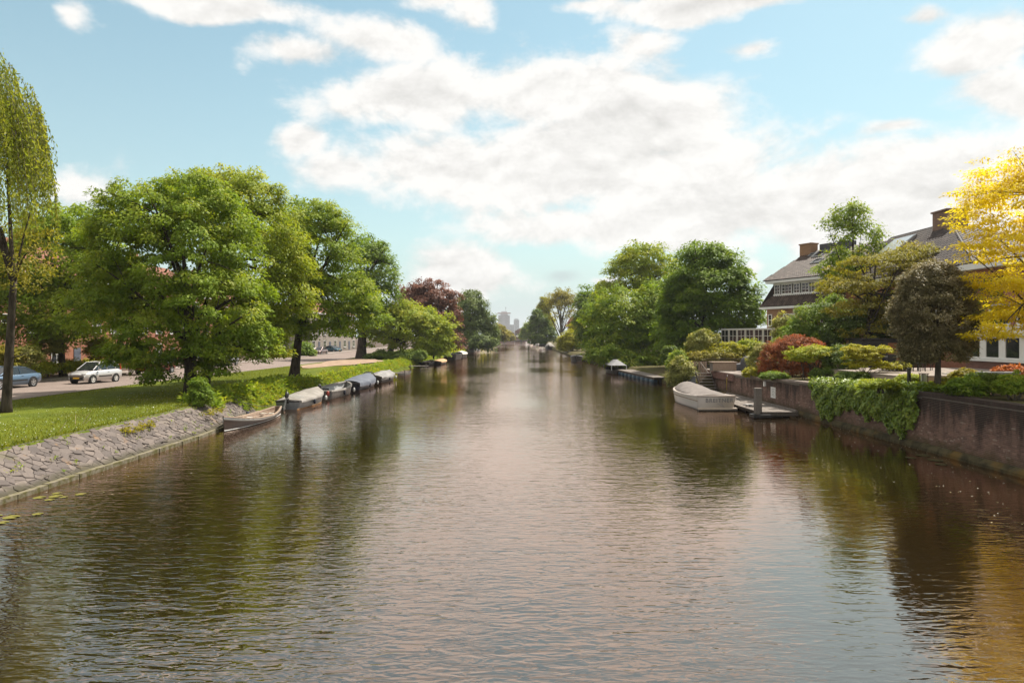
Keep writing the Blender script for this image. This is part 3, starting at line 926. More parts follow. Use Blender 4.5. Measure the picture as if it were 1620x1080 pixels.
GT = 'trees along the left bank'
Y = 40.0
tree('elm_tree', 'large bright green tree with low drooping boughs, nearest on the lawn', 'tree', gbase(302, Y), W(290, 400, Y), .33,
     [lobe(285, 405, 112, 108, Y, 4.2), lobe(205, 385, 78, 70, Y + 1), lobe(330, 480, 88, 95, Y - .5), lobe(255, 520, 78, 80, Y), lobe(185, 450, 62, 70, Y),
      lobe(225, 330, 62, 48, Y), lobe(325, 345, 60, 45, Y), lobe(300, 300, 55, 26, Y), lobe(370, 545, 55, 45, Y), lobe(320, 565, 50, 40, Y - .6), lobe(242, 592, 26, 30, Y - .5, .8), lobe(282, 580, 45, 30, Y, 1.4), lobe(325, 576, 48, 32, Y - .5, 1.5), lobe(392, 545, 45, 40, Y + 1, 1.6), lobe(215, 560, 50, 30, Y, 1.4), lobe(165, 495, 58, 60, Y + 1)],
     800, 92, .60, .175, 'fresh', GT, droop=.55, flat=.5, nl=16, ns=60, fork=.25)
Y = 57.5
tree('street_tree', 'broad green tree growing behind the hedge across the road', 'tree', gbase(100, Y), W(95, 420, Y), .26,
     [lobe(85, 405, 85, 66, Y), lobe(50, 480, 95, 55, Y), lobe(140, 495, 80, 60, Y), lobe(10, 480, 60, 60, Y), lobe(115, 365, 55, 40, Y), lobe(60, 528, 80, 30, Y), lobe(150, 440, 60, 60, Y)],
     560, 70, .85, .26, 'fresh', GT, droop=.4, nl=12)
Y = 48
tree('lime_tree', 'tall yellow-green tree rising just behind the low-boughed one', 'tree', gbase(322, Y), W(375, 380, Y), .33,
     [lobe(350, 335, 72, 62, Y), lobe(405, 400, 82, 88, Y), lobe(445, 455, 52, 75, Y), lobe(395, 515, 60, 55, Y), lobe(333, 288, 26, 28, Y), lobe(400, 310, 50, 40, Y), lobe(300, 300, 40, 30, Y), lobe(420, 545, 40, 30, Y, 1.5), lobe(370, 470, 60, 60, Y)],
     580, 74, .72, .185, 'fresh2', GT, droop=.6, flat=.5, nl=16, ns=60)
Y = 54.5
tree('elm_tree', 'full green tree with straight dark trunk between lawn and moored boats', 'tree', gbase(465, Y), W(490, 400, Y), .36,
     [lobe(500, 385, 66, 62, Y), lobe(540, 465, 58, 60, Y), lobe(490, 470, 66, 62, Y), lobe(565, 495, 38, 38, Y), lobe(500, 345, 48, 32, Y), lobe(450, 515, 38, 28, Y), lobe(465, 380, 50, 55, Y), lobe(530, 520, 55, 22, Y)],
     540, 70, .75, .195, 'fresh', GT, droop=.5, flat=.5, nl=16, ns=50, fork=.4)
Y = 106
tree('plane_tree', 'tall darker green tree with clear trunk beyond the bare dirt patch', 'tree', gbase(571, Y), W(582, 420, Y), .7,
     [lobe(592, 425, 34, 46, Y), lobe(578, 400, 36, 24, Y), lobe(610, 468, 18, 42, Y), lobe(565, 470, 42, 48, Y), lobe(600, 500, 24, 26, Y)],
     260, 60, 1.15, .36, 'mid', GT, nl=12, fork=.45)
Y = 108
tree('hawthorn_tree', 'low spreading yellow-green tree hanging over the water beyond the dirt patch', 'tree', gbase(613, Y), W(640, 505, Y), .45,
     [lobe(650, 518, 60, 37, Y), lobe(690, 533, 27, 30, Y - 2), lobe(612, 535, 34, 28, Y), lobe(640, 500, 42, 24, Y), lobe(700, 550, 16, 16, Y - 3, 2), lobe(672, 548, 24, 20, Y - 3, 2)],
     420, 60, .95, .34, 'fresh2', GT, droop=.5, nl=12, stems=[(1.2, .6, 3.4, .5, 3.6, .2), (7.3, 0, 6.8, 0, 4.0, .15), (4.8, -1, 5.4, 0, 4.0, .22)])
Y = 142
tree('copper_beech', 'round copper-red beech rising above the green canopy', 'tree', gbase(690, Y), W(685, 500, Y), .6,
     [lobe(683, 490, 43, 43, Y), lobe(655, 472, 27, 25, Y), lobe(710, 512, 17, 30, Y), lobe(668, 500, 40, 40, Y), lobe(722, 543, 9, 16, Y, 2)],
     360, 62, 1.15, .42, 'copper', GT, shell=.8)
Y = 192
tree('white_willow', 'dark blue-green willow trailing to the water past the copper beech', 'tree', gbase(748, Y), W(745, 500, Y), .8,
     [lobe(740, 495, 29, 37, Y), lobe(762, 518, 23, 30, Y), lobe(776, 534, 12, 18, Y), lobe(728, 528, 26, 28, Y), lobe(755, 540, 28, 16, Y - 4, 5)],
     420, 56, 1.3, .52, 'blue', GT, droop=.9, flat=.7, shell=.8)
Y = 300
tree('roadside_tree', 'small yellow-green tree before the bridge, beside the blue-green willow', 'tree', gbase(788, Y), W(789, 530, Y), .5,
     [lobe(788, 527, 11, 13, Y), lobe(794, 533, 8, 9, Y)], 120, 40, 1.3, .7, 'olive', 'distant bankside trees')
Y = 430
tree('roadside_tree', 'low green tree at the near end of the far bridge', 'tree', gbase(800, Y), W(800, 532, Y), .5,
     [lobe(799, 530, 10, 8, Y), lobe(806, 534, 6, 5, Y)], 90, 36, 1.6, .9, 'olive', 'distant bankside trees')
# shaded shrubs under the low tree
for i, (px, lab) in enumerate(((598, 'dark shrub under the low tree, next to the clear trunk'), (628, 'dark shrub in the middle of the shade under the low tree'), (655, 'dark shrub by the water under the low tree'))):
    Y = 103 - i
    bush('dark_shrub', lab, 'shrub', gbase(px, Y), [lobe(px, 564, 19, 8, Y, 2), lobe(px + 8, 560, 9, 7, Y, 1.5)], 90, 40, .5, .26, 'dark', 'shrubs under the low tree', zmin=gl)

# hedge and garden shrubs across the road
hx = -37.9
root = thing('clipped_hedge', 'clipped green hedge along the far pavement behind the silver car', 'hedge', (hx, 54, gl))
P, D, N, L, Wd, V, C = crown_leaves([(hx, 46 + 1.2 * k, gl + .75, .9, .9, .62) for k in range(17)], 420, 40, .28, .15, .8, .2, .8, zmin=gl)
link('foliage', leaves_mesh('foliage', P - np.array((hx, 54, gl)), D, N, L, Wd, V + .15, LEAF['fresh2']), root)
for i, (px, py, rx, ry, Y, k, lab) in enumerate((
        (42, 567, 22, 20, 51.5, 'cream', 'pale yellow-green shrub behind the blue car'),
        (5, 565, 22, 20, 50, 'olive', 'yellowish shrub at the picture edge behind the blue car'),
        (75, 545, 26, 24, 57, 'cream', 'white-flowering shrub before the brick house, over the hedge'),
        (165, 555, 25, 22, 60, 'olive', 'bronze-tinted shrub before the brick house, behind the silver car'),
        (205, 565, 30, 20, 62, 'lime', 'light green shrub beyond the silver car'),
        (440, 566, 22, 14, 110, 'lime', 'yellow-green roadside shrub left of the parked far cars'),
        (478, 556, 16, 16, 120, 'mid', 'dark green roadside shrub behind the brown car'))):
    b = ((px - 808) / 1080 * Y, Y, gl)
    bush('garden_shrub', lab, 'shrub', b, [lobe(px, py, rx, ry, Y)], 90, 40, .35 * Y / 55, .16 * Y / 50, k, 'shrubs across the road', zmin=gl)
# plants at the foot of the lawn
bush('bank_shrub', 'dense dark green shrub at the top of the stone bank before the near trunk', 'shrub', (-15.6, 34.2, GL - .05), [(-15.55, 34.2, 1.45, .62, .6, .55), (-15.7, 34.3, 2.0, .35, .35, .5)], 130, 44, .2, .10, 'mid', zmin=GL - .1)
def scatter_plants(name, x0, x1, y0, y1, n, h, leaf, kind, zfun, per=9, dens=None):
    X, Yv = rng.uniform(0, 1, n), rng.uniform(y0, y1, n)
    if dens is not None:
        k = rng.random(n) < np.array([dens(v) for v in Yv]); X, Yv = X[k], Yv[k]; n = len(X)
    xs = np.array([x0(b) + (x1(b) - x0(b)) * a for a, b in zip(X, Yv)])
    zs = np.array([zfun(a, b) for a, b in zip(xs, Yv)])
    hh = h * rng.uniform(.35, 1.2, n)
    if dens is not None: hh = hh * (.25 + 1.1 * (.5 + .5 * np.sin(Yv * .9 + xs * 1.7)) ** 1.5 + .5 * (rng.random(n) < .06))
    ci = np.repeat(np.arange(n), per)
    o = rng.normal(size=(n * per, 3)) * .22
    P = np.stack([xs[ci] + o[:, 0] * hh[ci], Yv[ci] + o[:, 1] * hh[ci], zs[ci] + rng.random(n * per) * hh[ci]], 1)
    D = o * 3; D[:, 2] = rng.uniform(-.1, .8, n * per)
    N = rng.normal(size=P.shape) * .5; N[:, 2] += 1
    L = leaf * rng.uniform(.6, 1.4, n * per)
    V = np.repeat(rng.random(n), per) * .6 + rng.random(n * per) * .4
    o = link(name, leaves_mesh(name, P, D, N, L, L * .5, V, LEAF[kind]))
    o['kind'] = 'stuff'
    return o
def zbank(x, Y):
    b = lbx(Y); s = slope_w(Y)
    t = min(1, max(0, (b - x) / s))
    return t * (GL - .12)
scatter_plants('bank_plants', lambda v: lbx(v) - .25, lambda v: lbx(v) - 1.7 - .6 * math.sin(v * .9) - .5 * math.sin(v * .37), 38.4, 128, 3400, .44, .17, 'fresh', zbank, per=14, dens=lambda v: .55 + .4 * math.sin(v * 1.3) * math.sin(v * .41 + 1))
scatter_plants('bank_plants', lambda v: lbx(v) - .2, lambda v: lbx(v) - 2.2, 39, 120, 2600, .38, .13, 'lime', zbank, per=12, dens=lambda v: .5 + .5 * math.sin(v * .77))
scatter_plants('bank_plants', lambda v: lbx(v) - 1.0, lambda v: lbx(v) - 2.9, 35.2, 52, 420, .55, .24, 'fresh', zbank, per=16)
scatter_plants('bank_plants', lambda v: lbx(v) + .1, lambda v: lbx(v) - 3, 128, 540, 1600, 1.7, .55, 'fresh2', zbank, per=12)
scatter_plants('wall_weeds', lambda v: -14.6, lambda v: -15.1, 26.3, 28.2, 26, .28, .12, 'olive', lambda x, y: .75, per=14)
scatter_plants('wall_weeds', lambda v: -14.3, lambda v: -14.9, 32.5, 34.5, 16, .22, .12, 'olive', lambda x, y: .7, per=12)
# grass blades over the lawn
n = 90000
Yg = 17 + 60 * rng.random(n) ** 1.5
xa = np.array([lbx(v) - slope_w(v) for v in Yg]); xb = np.array([max(rn(v), -27) for v in Yg])
u = rng.random(n)
Xg = xa + .05 + (xb - xa) * u
P = np.stack([Xg, Yg, np.full(n, GL + .0)], 1)
D = rng.normal(size=P.shape) * .5; D[:, 2] = 1
hN = rng.normal(size=P.shape)
L = rng.uniform(.035, .09, n) * (1 + .8 * (u < .03))
o = link('grass', leaves_mesh('grass', P, D, hN, L, L * .35, rng.random(n), LEAF['grass'])); o['kind'] = 'stuff'
n = 700
Yd = rng.uniform(18, 44, n)
Xd = np.array([lbx(v) - slope_w(v) - .1 for v in Yd]) - 6.5 * rng.random(n) ** 1.6
P = np.stack([Xd, Yd, np.full(n, GL + .085)], 1)
D = rng.normal(size=P.shape); D[:, 2] *= .2
Nn = np.zeros_like(P); Nn[:, 2] = 1
dm = mat_plain('daisy_white', (.75, .75, .70), .6)
o = link('daisies', leaves_mesh('daisies', P, D, Nn, rng.uniform(.03, .055, n), rng.uniform(.03, .05, n), rng.random(n), dm)); o['kind'] = 'stuff'
# drifting leaves, petals and scum on the water along both banks
n = 520
sd_ = rng.random(n) < .6
Yw = np.where(sd_, 16 + 26 * rng.random(n), 19 + 25 * rng.random(n))
Xw = np.where(sd_, 16.2 - 5.0 * rng.random(n) ** 2.2, np.array([lbx(v) for v in Yw]) + .2 + 3.0 * rng.random(n) ** 2)
P = np.stack([Xw, Yw, np.full(n, .012)], 1)
D = rng.normal(size=P.shape); D[:, 2] = 0
Nn = np.zeros_like(P); Nn[:, 2] = 1
o = link('floating_leaves', leaves_mesh('floating_leaves', P, D, Nn, rng.uniform(.03, .09, n), rng.uniform(.02, .06, n), rng.random(n), mat_val('floating_leaf', [(0, (.10, .08, .03)), (.6, (.22, .18, .07)), (1, (.55, .52, .42))], .8))); o['kind'] = 'stuff'
scatter_plants('wall_weeds', lambda v: lbx(v) - .2, lambda v: lbx(v) - 1.6, 18, 38, 55, .13, .07, 'fresh', lambda x, y: .10 + (lbx(y) - x) * .58, per=9)
# bare forked branches lying at the bank edge
for (px, py, lab, ends) in ((120, 682, 'bare forked branch sticking up from the bank edge', ((145, 648), (143, 662), (120, 656))), (84, 695, 'thin single dead stem leaning over the bank edge', ((106, 665),))):
    Yb = 26.5 if px > 100 else 24.0
    b = W(px, py, Yb)
    r0 = thing('dry_branch', lab, 'branch', tuple(b))
    s = MB()
    for e in ends:
        e = W(e[0], e[1], Yb + .2) - b
        s.tube(bez((0, 0, -.1), (e.x * .4, 0, e.z * .25), (e.x, .2, e.z), 4), [.02, .017, .014, .01, .006], 5)
    s.build('stem', mat_plain('dry_wood', (0.42, 0.33, 0.20), 0.8) if 'dry_wood' not in bpy.data.materials else bpy.data.materials['dry_wood'], r0)

# ------------------------------------------------------------------ trees, right bank
GT = 'trees along the right bank'
Y = 78
tree('maple_tree', 'large dark green maple beside the far house, above the terrace', 'tree', gbase(1112, Y, 1.2), W(1115, 470, Y), .42,
     [lobe(1120, 455, 64, 66, Y), lobe(1160, 490, 45, 46, Y), lobe(1095, 505, 52, 55, Y), lobe(1112, 412, 40, 28, Y), lobe(1185, 500, 18, 34, Y), lobe(1085, 470, 35, 50, Y), lobe(1140, 520, 45, 26, Y), lobe(1100, 540, 50, 22, Y), lobe(1062, 525, 25, 45, Y + 3)],
     680, 56, .95, .33, 'mid', GT, nl=16, tone=-.02)
Y = 104
tree('ash_tree', 'tall loose yellow-green tree behind the maple, highest of its clump', 'tree', gbase(1000, Y, 1.0), W(1005, 440, Y), .5,
     [lobe(1000, 440, 40, 42, Y), lobe(1022, 402, 34, 20, Y), lobe(985, 420, 20, 22, Y), lobe(1040, 440, 36, 40, Y), lobe(960, 460, 20, 24, Y), lobe(1065, 475, 40, 55, Y)],
     340, 50, 1.1, .36, 'fresh2', GT, nl=14, fork=.3)
Y = 92
tree('linden_tree', 'wide light green linden drooping over the water behind the covered jetty boat', 'tree', gbase(1000, Y, .9), W(990, 500, Y), .35,
     [lobe(985, 500, 56, 44, Y), lobe(962, 538, 33, 33, Y - 2), lobe(1015, 540, 52, 42, Y), lobe(1040, 490, 30, 50, Y), lobe(950, 558, 22, 18, Y - 4, 3), lobe(1055, 545, 42, 38, Y), lobe(985, 568, 40, 16, Y - 4, 3), lobe(1025, 572, 35, 14, Y - 3, 2)],
     760, 54, .85, .33, 'fresh', GT, droop=.6, nl=14, stems=[(.8, .5, 1.6, 0, 4.2, .14), (3.6, 1, 3.4, .5, 4.5, .14), (1.7, -.5, 1.0, -.5, 3.6, .1)])
Y = 142
tree('chestnut_tree', 'rounded deep green tree standing left of the light linden', 'tree', gbase(942, Y, 1.0), W(940, 500, Y), .5,
     [lobe(937, 480, 25, 28, Y), lobe(928, 508, 18, 28, Y), lobe(950, 510, 28, 40, Y), lobe(930, 535, 16, 22, Y)],
     300, 50, 1.15, .42, 'mid', GT)
Y = 172
bush('waterside_bush', 'yellow-green bush bulging over the right bank past the black-hulled boat', 'bush', gbase(905, Y, .8), [lobe(905, 540, 19, 18, Y - 3), lobe(915, 527, 13, 20, Y), lobe(895, 546, 10, 10, Y - 4)], 220, 46, 1.0, .48, 'lime', GT, zmin=.2)
bush('waterside_bush', 'bronze-pink flowering bush above the yellow-green waterside bush', 'bush', gbase(912, Y + 8, .8), [lobe(911, 515, 11, 12, Y + 8)], 80, 40, .9, .45, 'copper', GT, tone=.35, zmin=.8)
Y = 232
tree('black_poplar', 'sparse tall tree with bare fan of branches against the sky', 'tree', gbase(888, Y, 1.0), W(888, 500, Y), .42,
     [lobe(888, 487, 24, 32, Y), lobe(880, 470, 14, 14, Y), lobe(897, 478, 14, 22, Y)], 170, 26, 1.5, .5, 'olive', GT, nl=22, ns=80, fork=.15, bark='bark_pale')
Y = 262
tree('lombardy_poplar', 'narrow bright lime poplar beside the sparse tall tree', 'tree', gbase(862, Y, 1.0), W(862, 490, Y), .6,
     [lobe(862, 492, 9, 25, Y), lobe(864, 512, 11, 18, Y)], 170, 44, 1.3, .6, 'lime', GT)
tree('dark_poplar', 'dark tree over the cabin boat, spiky on its top left', 'tree', gbase(856, Y - 6, 1.0), W(856, 505, Y - 6), .6,
     [lobe(852, 514, 14, 18, Y - 6), lobe(848, 499, 6, 12, Y - 6), lobe(866, 530, 14, 14, Y - 6), lobe(852, 536, 12, 10, Y - 8)], 210, 44, 1.4, .62, 'dark', GT)
Y = 380
tree('roadside_tree', 'pale green tree near the far bridge, right bank', 'tree', gbase(836, Y, 1.0), W(837, 525, Y), .5,
     [lobe(836, 523, 9, 13, Y), lobe(830, 531, 7, 8, Y), lobe(843, 530, 8, 8, Y)], 150, 40, 1.5, .8, 'fresh', 'distant bankside trees')
# garden trees and shrubs by the houses
Y = 54
bush('viburnum', 'big rounded green viburnum with white flowers before the far house', 'bush', gbase(1297, Y, 1.8), [lobe(1297, 512, 44, 38, Y), lobe(1265, 525, 28, 22, Y), lobe(1320, 490, 26, 24, Y), lobe(1290, 545, 45, 22, Y)], 300, 50, .42, .17, 'mid', zmin=1.8, tone=.05)
bush('viburnum', 'light green shrub with pale sprays beside the far house wall', 'bush', gbase(1250, 60, 1.8), [lobe(1252, 528, 26, 24, 60), lobe(1240, 510, 14, 18, 60)], 110, 40, .45, .18, 'cream', zmin=1.8)
Y = 60
tree('rowan_tree', 'upright airy green tree between the two house roofs', 'tree', gbase(1350, Y, 2.0), W(1350, 380, Y), .16,
     [lobe(1352, 372, 34, 40, Y), lobe(1348, 335, 26, 18, Y), lobe(1345, 425, 45, 38, Y), lobe(1318, 352, 16, 14, Y), lobe(1388, 378, 16, 20, Y), lobe(1318, 455, 22, 35, Y)],
     230, 36, .62, .21, 'fresh', nl=18, ns=70, shell=.5)
Y = 50
tree('golden_pine', 'broad gnarled tree with tiered yellow-olive foliage before the near roof', 'tree', gbase(1365, Y, 2.1), W(1385, 420, Y), .22,
     [lobe(1390, 418, 62, 22, Y), lobe(1340, 452, 42, 20, Y), lobe(1440, 402, 38, 20, Y), lobe(1400, 455, 50, 18, Y), lobe(1350, 490, 45, 20, Y), lobe(1420, 500, 40, 30, Y), lobe(1390, 530, 50, 22, Y), lobe(1470, 410, 30, 18, Y)],
     430, 44, .5, .15, 'olive', flat=.35, droop=.3, nl=16, ns=50)
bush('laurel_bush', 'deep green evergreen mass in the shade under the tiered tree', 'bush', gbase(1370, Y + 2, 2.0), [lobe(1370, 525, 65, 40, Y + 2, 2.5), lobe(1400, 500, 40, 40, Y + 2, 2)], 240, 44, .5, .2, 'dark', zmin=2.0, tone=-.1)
Y = 28.4
b = (17.75, Y, 2.2)
tree('holm_oak', 'small round-headed evergreen oak with greyish leaves standing behind the quay wall', 'tree', b, (b[0], b[1], 5.4), .135,
     [lobe(1476, 495, 61, 68, Y, 1.6), lobe(1474, 458, 46, 46, Y, 1.2), lobe(1480, 548, 50, 36, Y, 1.3), lobe(1448, 555, 22, 32, Y, .6)],
     1100, 62, .24, .095, 'holm', shell=.9, flat=.8, sprig=0.0, lump=.05, nl=12, bark='bark_pale', fork=.4, wl=.5)
Y = 27.5
tree('honey_locust', 'golden yellow honey locust with feathery layered foliage hanging before the near house', 'tree', (23.4, Y, 2.2), W(1690, 330, Y), .16,
     [lobe(1610, 330, 82, 55, Y, 2.6), lobe(1590, 390, 78, 36, Y, 2.2), lobe(1640, 280, 80, 45, Y, 2.4), lobe(1600, 300, 60, 30, Y), lobe(1600, 455, 62, 30, Y - 1, 1.6), lobe(1640, 500, 90, 42, Y, 2.2), lobe(1585, 505, 55, 16, Y - 1.5, 1.0), lobe(1570, 530, 45, 10, Y - 1.5, .8), lobe(1520, 310, 30, 12, Y, 1.0), lobe(1720, 400, 120, 120, Y, 3)],
     600, 54, .54, .125, 'yellow', flat=.24, droop=.12, shell=.6, nl=16, ns=60, fork=.2, wl=.5)
Y = 45
bush('photinia', 'dome-shaped red photinia bush behind the quay wall', 'bush', gbase(1250, Y, 1.85), [lobe(1252, 566, 50, 37, Y, 1.7), lobe(1262, 556, 42, 26, Y, 1.4), lobe(1250, 586, 48, 14, Y, 1.6)], 800, 50, .17, .075, 'red', flat=.9, shell=.92, zmin=1.85)
bush('spotted_laurel', 'rounded white-green variegated shrub left of the red bush', 'bush', gbase(1198, 47, 1.8), [lobe(1199, 575, 16, 26, 47, .8), lobe(1204, 560, 12, 18, 47, .6)], 180, 40, .16, .09, 'cream', flat=.9, shell=.9, zmin=1.8)
bush('spiraea', 'small lime-yellow bush at the foot of the variegated shrub', 'bush', gbase(1190, 46, 1.8), [lobe(1190, 591, 14, 12, 46, .6)], 110, 40, .14, .08, 'lime', zmin=1.75, stems=0)
Y = 41
tree('umbrella_shrub', 'flat-topped pale green shrub on many bare stems right of the red bush', 'shrub', gbase(1290, Y, 1.95), W(1288, 575, Y), .05,
     [lobe(1286, 557, 38, 11, Y, 1.2), lobe(1312, 560, 22, 12, Y, 1.0), lobe(1270, 566, 18, 8, Y, .8)], 260, 44, .2, .095, 'fresh2', flat=.5, droop=.4, nl=20, ns=20, fork=0.05, bark='bark_pale', shell=.85, tone=.15,
     stems=[(-.6, 0, -1.0, 0, 1.5, .03), (-.3, 0, -.4, .2, 1.5, .03), (.2, 0, .6, 0, 1.6, .03), (.4, .1, 1.0, 0, 1.5, .03), (-.8, 0, -.7, -.2, 1.3, .025), (0, -.2, .1, -.3, 1.5, .03)])
bush('holly_bush', 'dark glossy bush between the flat-topped shrub and the yellow maple', 'bush', gbase(1330, 40, 2.0), [lobe(1330, 570, 28, 25, 40, .9), lobe(1310, 590, 26, 10, 40, .8)], 240, 40, .2, .095, 'dark', flat=.8, zmin=2.0)
Y = 36
tree('golden_maple', 'small spreading yellow Japanese maple above the ivy', 'tree', gbase(1368, Y, 2.1), W(1366, 590, Y), .045,
     [lobe(1365, 563, 26, 9, Y, .9), lobe(1392, 553, 20, 7, Y, .7), lobe(1352, 553, 18, 8, Y, .7), lobe(1372, 577, 30, 8, Y, .9), lobe(1408, 578, 16, 5, Y, .5)], 240, 40, .16, .085, 'lime', flat=.3, droop=.2, nl=14, ns=30, fork=.1, bark='bark_pale', tone=.15)
# low planting on top of the near wall
for (px, py, rx, ry, Y, k, lab) in (
        (1530, 612, 30, 16, 25.5, 'mid', 'leafy green shrub right of the round-headed oak trunk'),
        (1568, 606, 20, 16, 26.5, 'dark', 'dark green leafy shrub in front of the grey bench'),
        (1606, 610, 28, 20, 24.6, 'fresh', 'bright green hydrangea shrub on the wall at the picture edge'),
        (1525, 594, 16, 11, 29.5, 'olive', 'bronze-green shrub beneath the bay window'),
        (1508, 605, 25, 8, 28.5, 'lime', 'low lime ground shrub behind the oak trunk'),
        (1600, 588, 26, 10, 30, 'orange', 'orange-leaved maple shrub before the brick plinth'),
        (1392, 608, 30, 8, 29, 'fresh2', 'low yellowish plants along the patio wall')):
    zb = 2.2
    bush('border_shrub', lab, 'shrub', ((px - 808) / 1080 * Y, Y, zb), [lobe(px, py, rx, ry, Y, max(.5, rx * Y / 1500))], 110, 40, .15, .11 if k != 'orange' else .13, k, 'border shrubs on the quay', zmin=zb - .05, flat=.6, wl=.55)
# shrubs by the terrace
for (px, py, rx, ry, Y, k, lab, zb) in (
        (1078, 592, 20, 30, 56.5, 'cream', 'pale-tipped hedge bush spilling over the bank beside the steps', .2),
        (1072, 572, 14, 18, 60, 'fresh', 'fresh green bush behind the pale-tipped hedge bush', .9),
        (1112, 545, 26, 27, 62, 'cream', 'tall white-blossomed bush behind the slatted fence', 1.2),
        (1150, 558, 36, 18, 61, 'lime', 'wide lime-yellow bush behind the terrace fence', 1.2),
        (1185, 552, 20, 16, 62, 'fresh2', 'green bush before the conservatory, right of the lime one', 1.4),
        (1125, 564, 50, 9, 60.2, 'olive', 'low bronze-tinted hedge along the terrace fence', 1.2),
        (1060, 560, 10, 14, 66, 'dark', 'shadowy bush at the end of the low jetty', .8)):
    bush('terrace_shrub', lab, 'shrub', ((px - 808) / 1080 * Y, Y, zb), [lobe(px, py, rx, ry, Y, min(.9, rx * Y / 1080)), lobe(px - rx * .4, py + ry * .3, rx * .6, ry * .6, Y - .1, .8), lobe(px + rx * .5, py + ry * .2, rx * .5, ry * .7, Y, .8)], 150, 42, .32, .16, k, 'shrubs around the terrace', zmin=zb)
for (px, py, rx, ry, Y, k, lab) in (
        (1225, 594, 22, 7, 42, 'mid', 'low green ground cover at the foot of the red bush'),
        (1350, 596, 30, 9, 35.5, 'dark', 'dark low bush beneath the yellow maple'),
        (1440, 600, 20, 8, 32.5, 'fresh2', 'yellow-green tuft at the base of the patio wall near the black post'),
        (1415, 578, 22, 7, 37.5, 'lime', 'lime perennials beside the patio table'),
        (1555, 598, 22, 8, 28.5, 'mid', 'small green shrub between bench and bronze shrub'),
        (1470, 612, 24, 7, 28.6, 'fresh', 'green tuft at the foot of the round-headed oak'),
        (1215, 566, 14, 12, 50, 'mid', 'green bush behind the variegated shrub'),
        (1240, 548, 26, 16, 56, 'fresh', 'green hedge bush behind the red bush')):
    zb = gr(Y)
    bush('border_shrub', lab, 'shrub', ((px - 808) / 1080 * Y, Y, zb), [lobe(px, py, rx, ry, Y, max(.5, rx * Y / 1500))], 110, 40, .16, .10, k, 'border shrubs on the quay', zmin=zb - .05, flat=.6, wl=.55)
# ivy over the wall
root = thing('ivy', 'thick curtain of green ivy hanging over the quay wall to the water', 'ivy', (16.3, 32, 2.1))
n = 9500
Yv = rng.uniform(27.3, 36.9, n)
bot = np.array([interp(v, [(27.3, 1.5), (27.8, .8), (28.4, .42), (29.3, .55), (30.3, .95), (31.3, .80), (32, 1.05), (33, 1.12), (33.8, .8), (35, .28), (36, .4), (36.5, 1.2), (36.9, 1.75)]) for v in Yv]) + .18 * np.sin(Yv * 7.0)
top = np.array([wt(v) for v in Yv]) + .06
u = rng.random(n)
z = bot + (top - bot) * u
thick = .10 + .22 * (.5 + .5 * np.sin(Yv * 4.3 + 2 * z) * np.cos(z * 5 + Yv * 1.7)) * np.minimum(1, (z - bot) * 3 + .2)
X = 16.38 - thick * rng.random(n) ** .5
P = np.stack([X, Yv, z], 1)
D = rng.normal(size=P.shape) * .45; D[:, 2] -= .9; D[:, 0] -= .25
N = rng.normal(size=P.shape) * .4; N[:, 0] -= .9; N[:, 2] += .55
n2 = 3200
Y2 = rng.uniform(27.6, 37.6, n2)
P2 = np.stack([rng.uniform(16.3, 18.1, n2), Y2, np.array([wt(v) for v in Y2]) + .02 + .28 * rng.random(n2) ** 1.4], 1)
D2 = rng.normal(size=P2.shape); D2[:, 2] *= .4
N2 = rng.normal(size=P2.shape) * .4; N2[:, 2] += 1
P, D, N = np.concatenate([P, P2]), np.concatenate([D, D2]), np.concatenate([N, N2])
L = rng.uniform(.09, .16, len(P))
V = .35 * (.5 + .5 * np.sin(P[:, 1] * 2.2) * np.cos(P[:, 2] * 3)) + .6 * rng.random(len(P))
link('leaves', leaves_mesh('leaves', P - np.array((16.3, 32, 2.1)), D, N, L, L * .85, V, LEAF['ivy']), root)
s = MB()
for k in range(22):
    y = rnd.uniform(27.8, 36.5)
    s.tube([(.10, y - 32, .05), (.03, y - 32 + rnd.uniform(-.2, .2), -.5), (.02, y - 32 + rnd.uniform(-.3, .3), -1.0)], [.012, .01, .005], 4)
s.build('stem', M['bark_pale'], root)

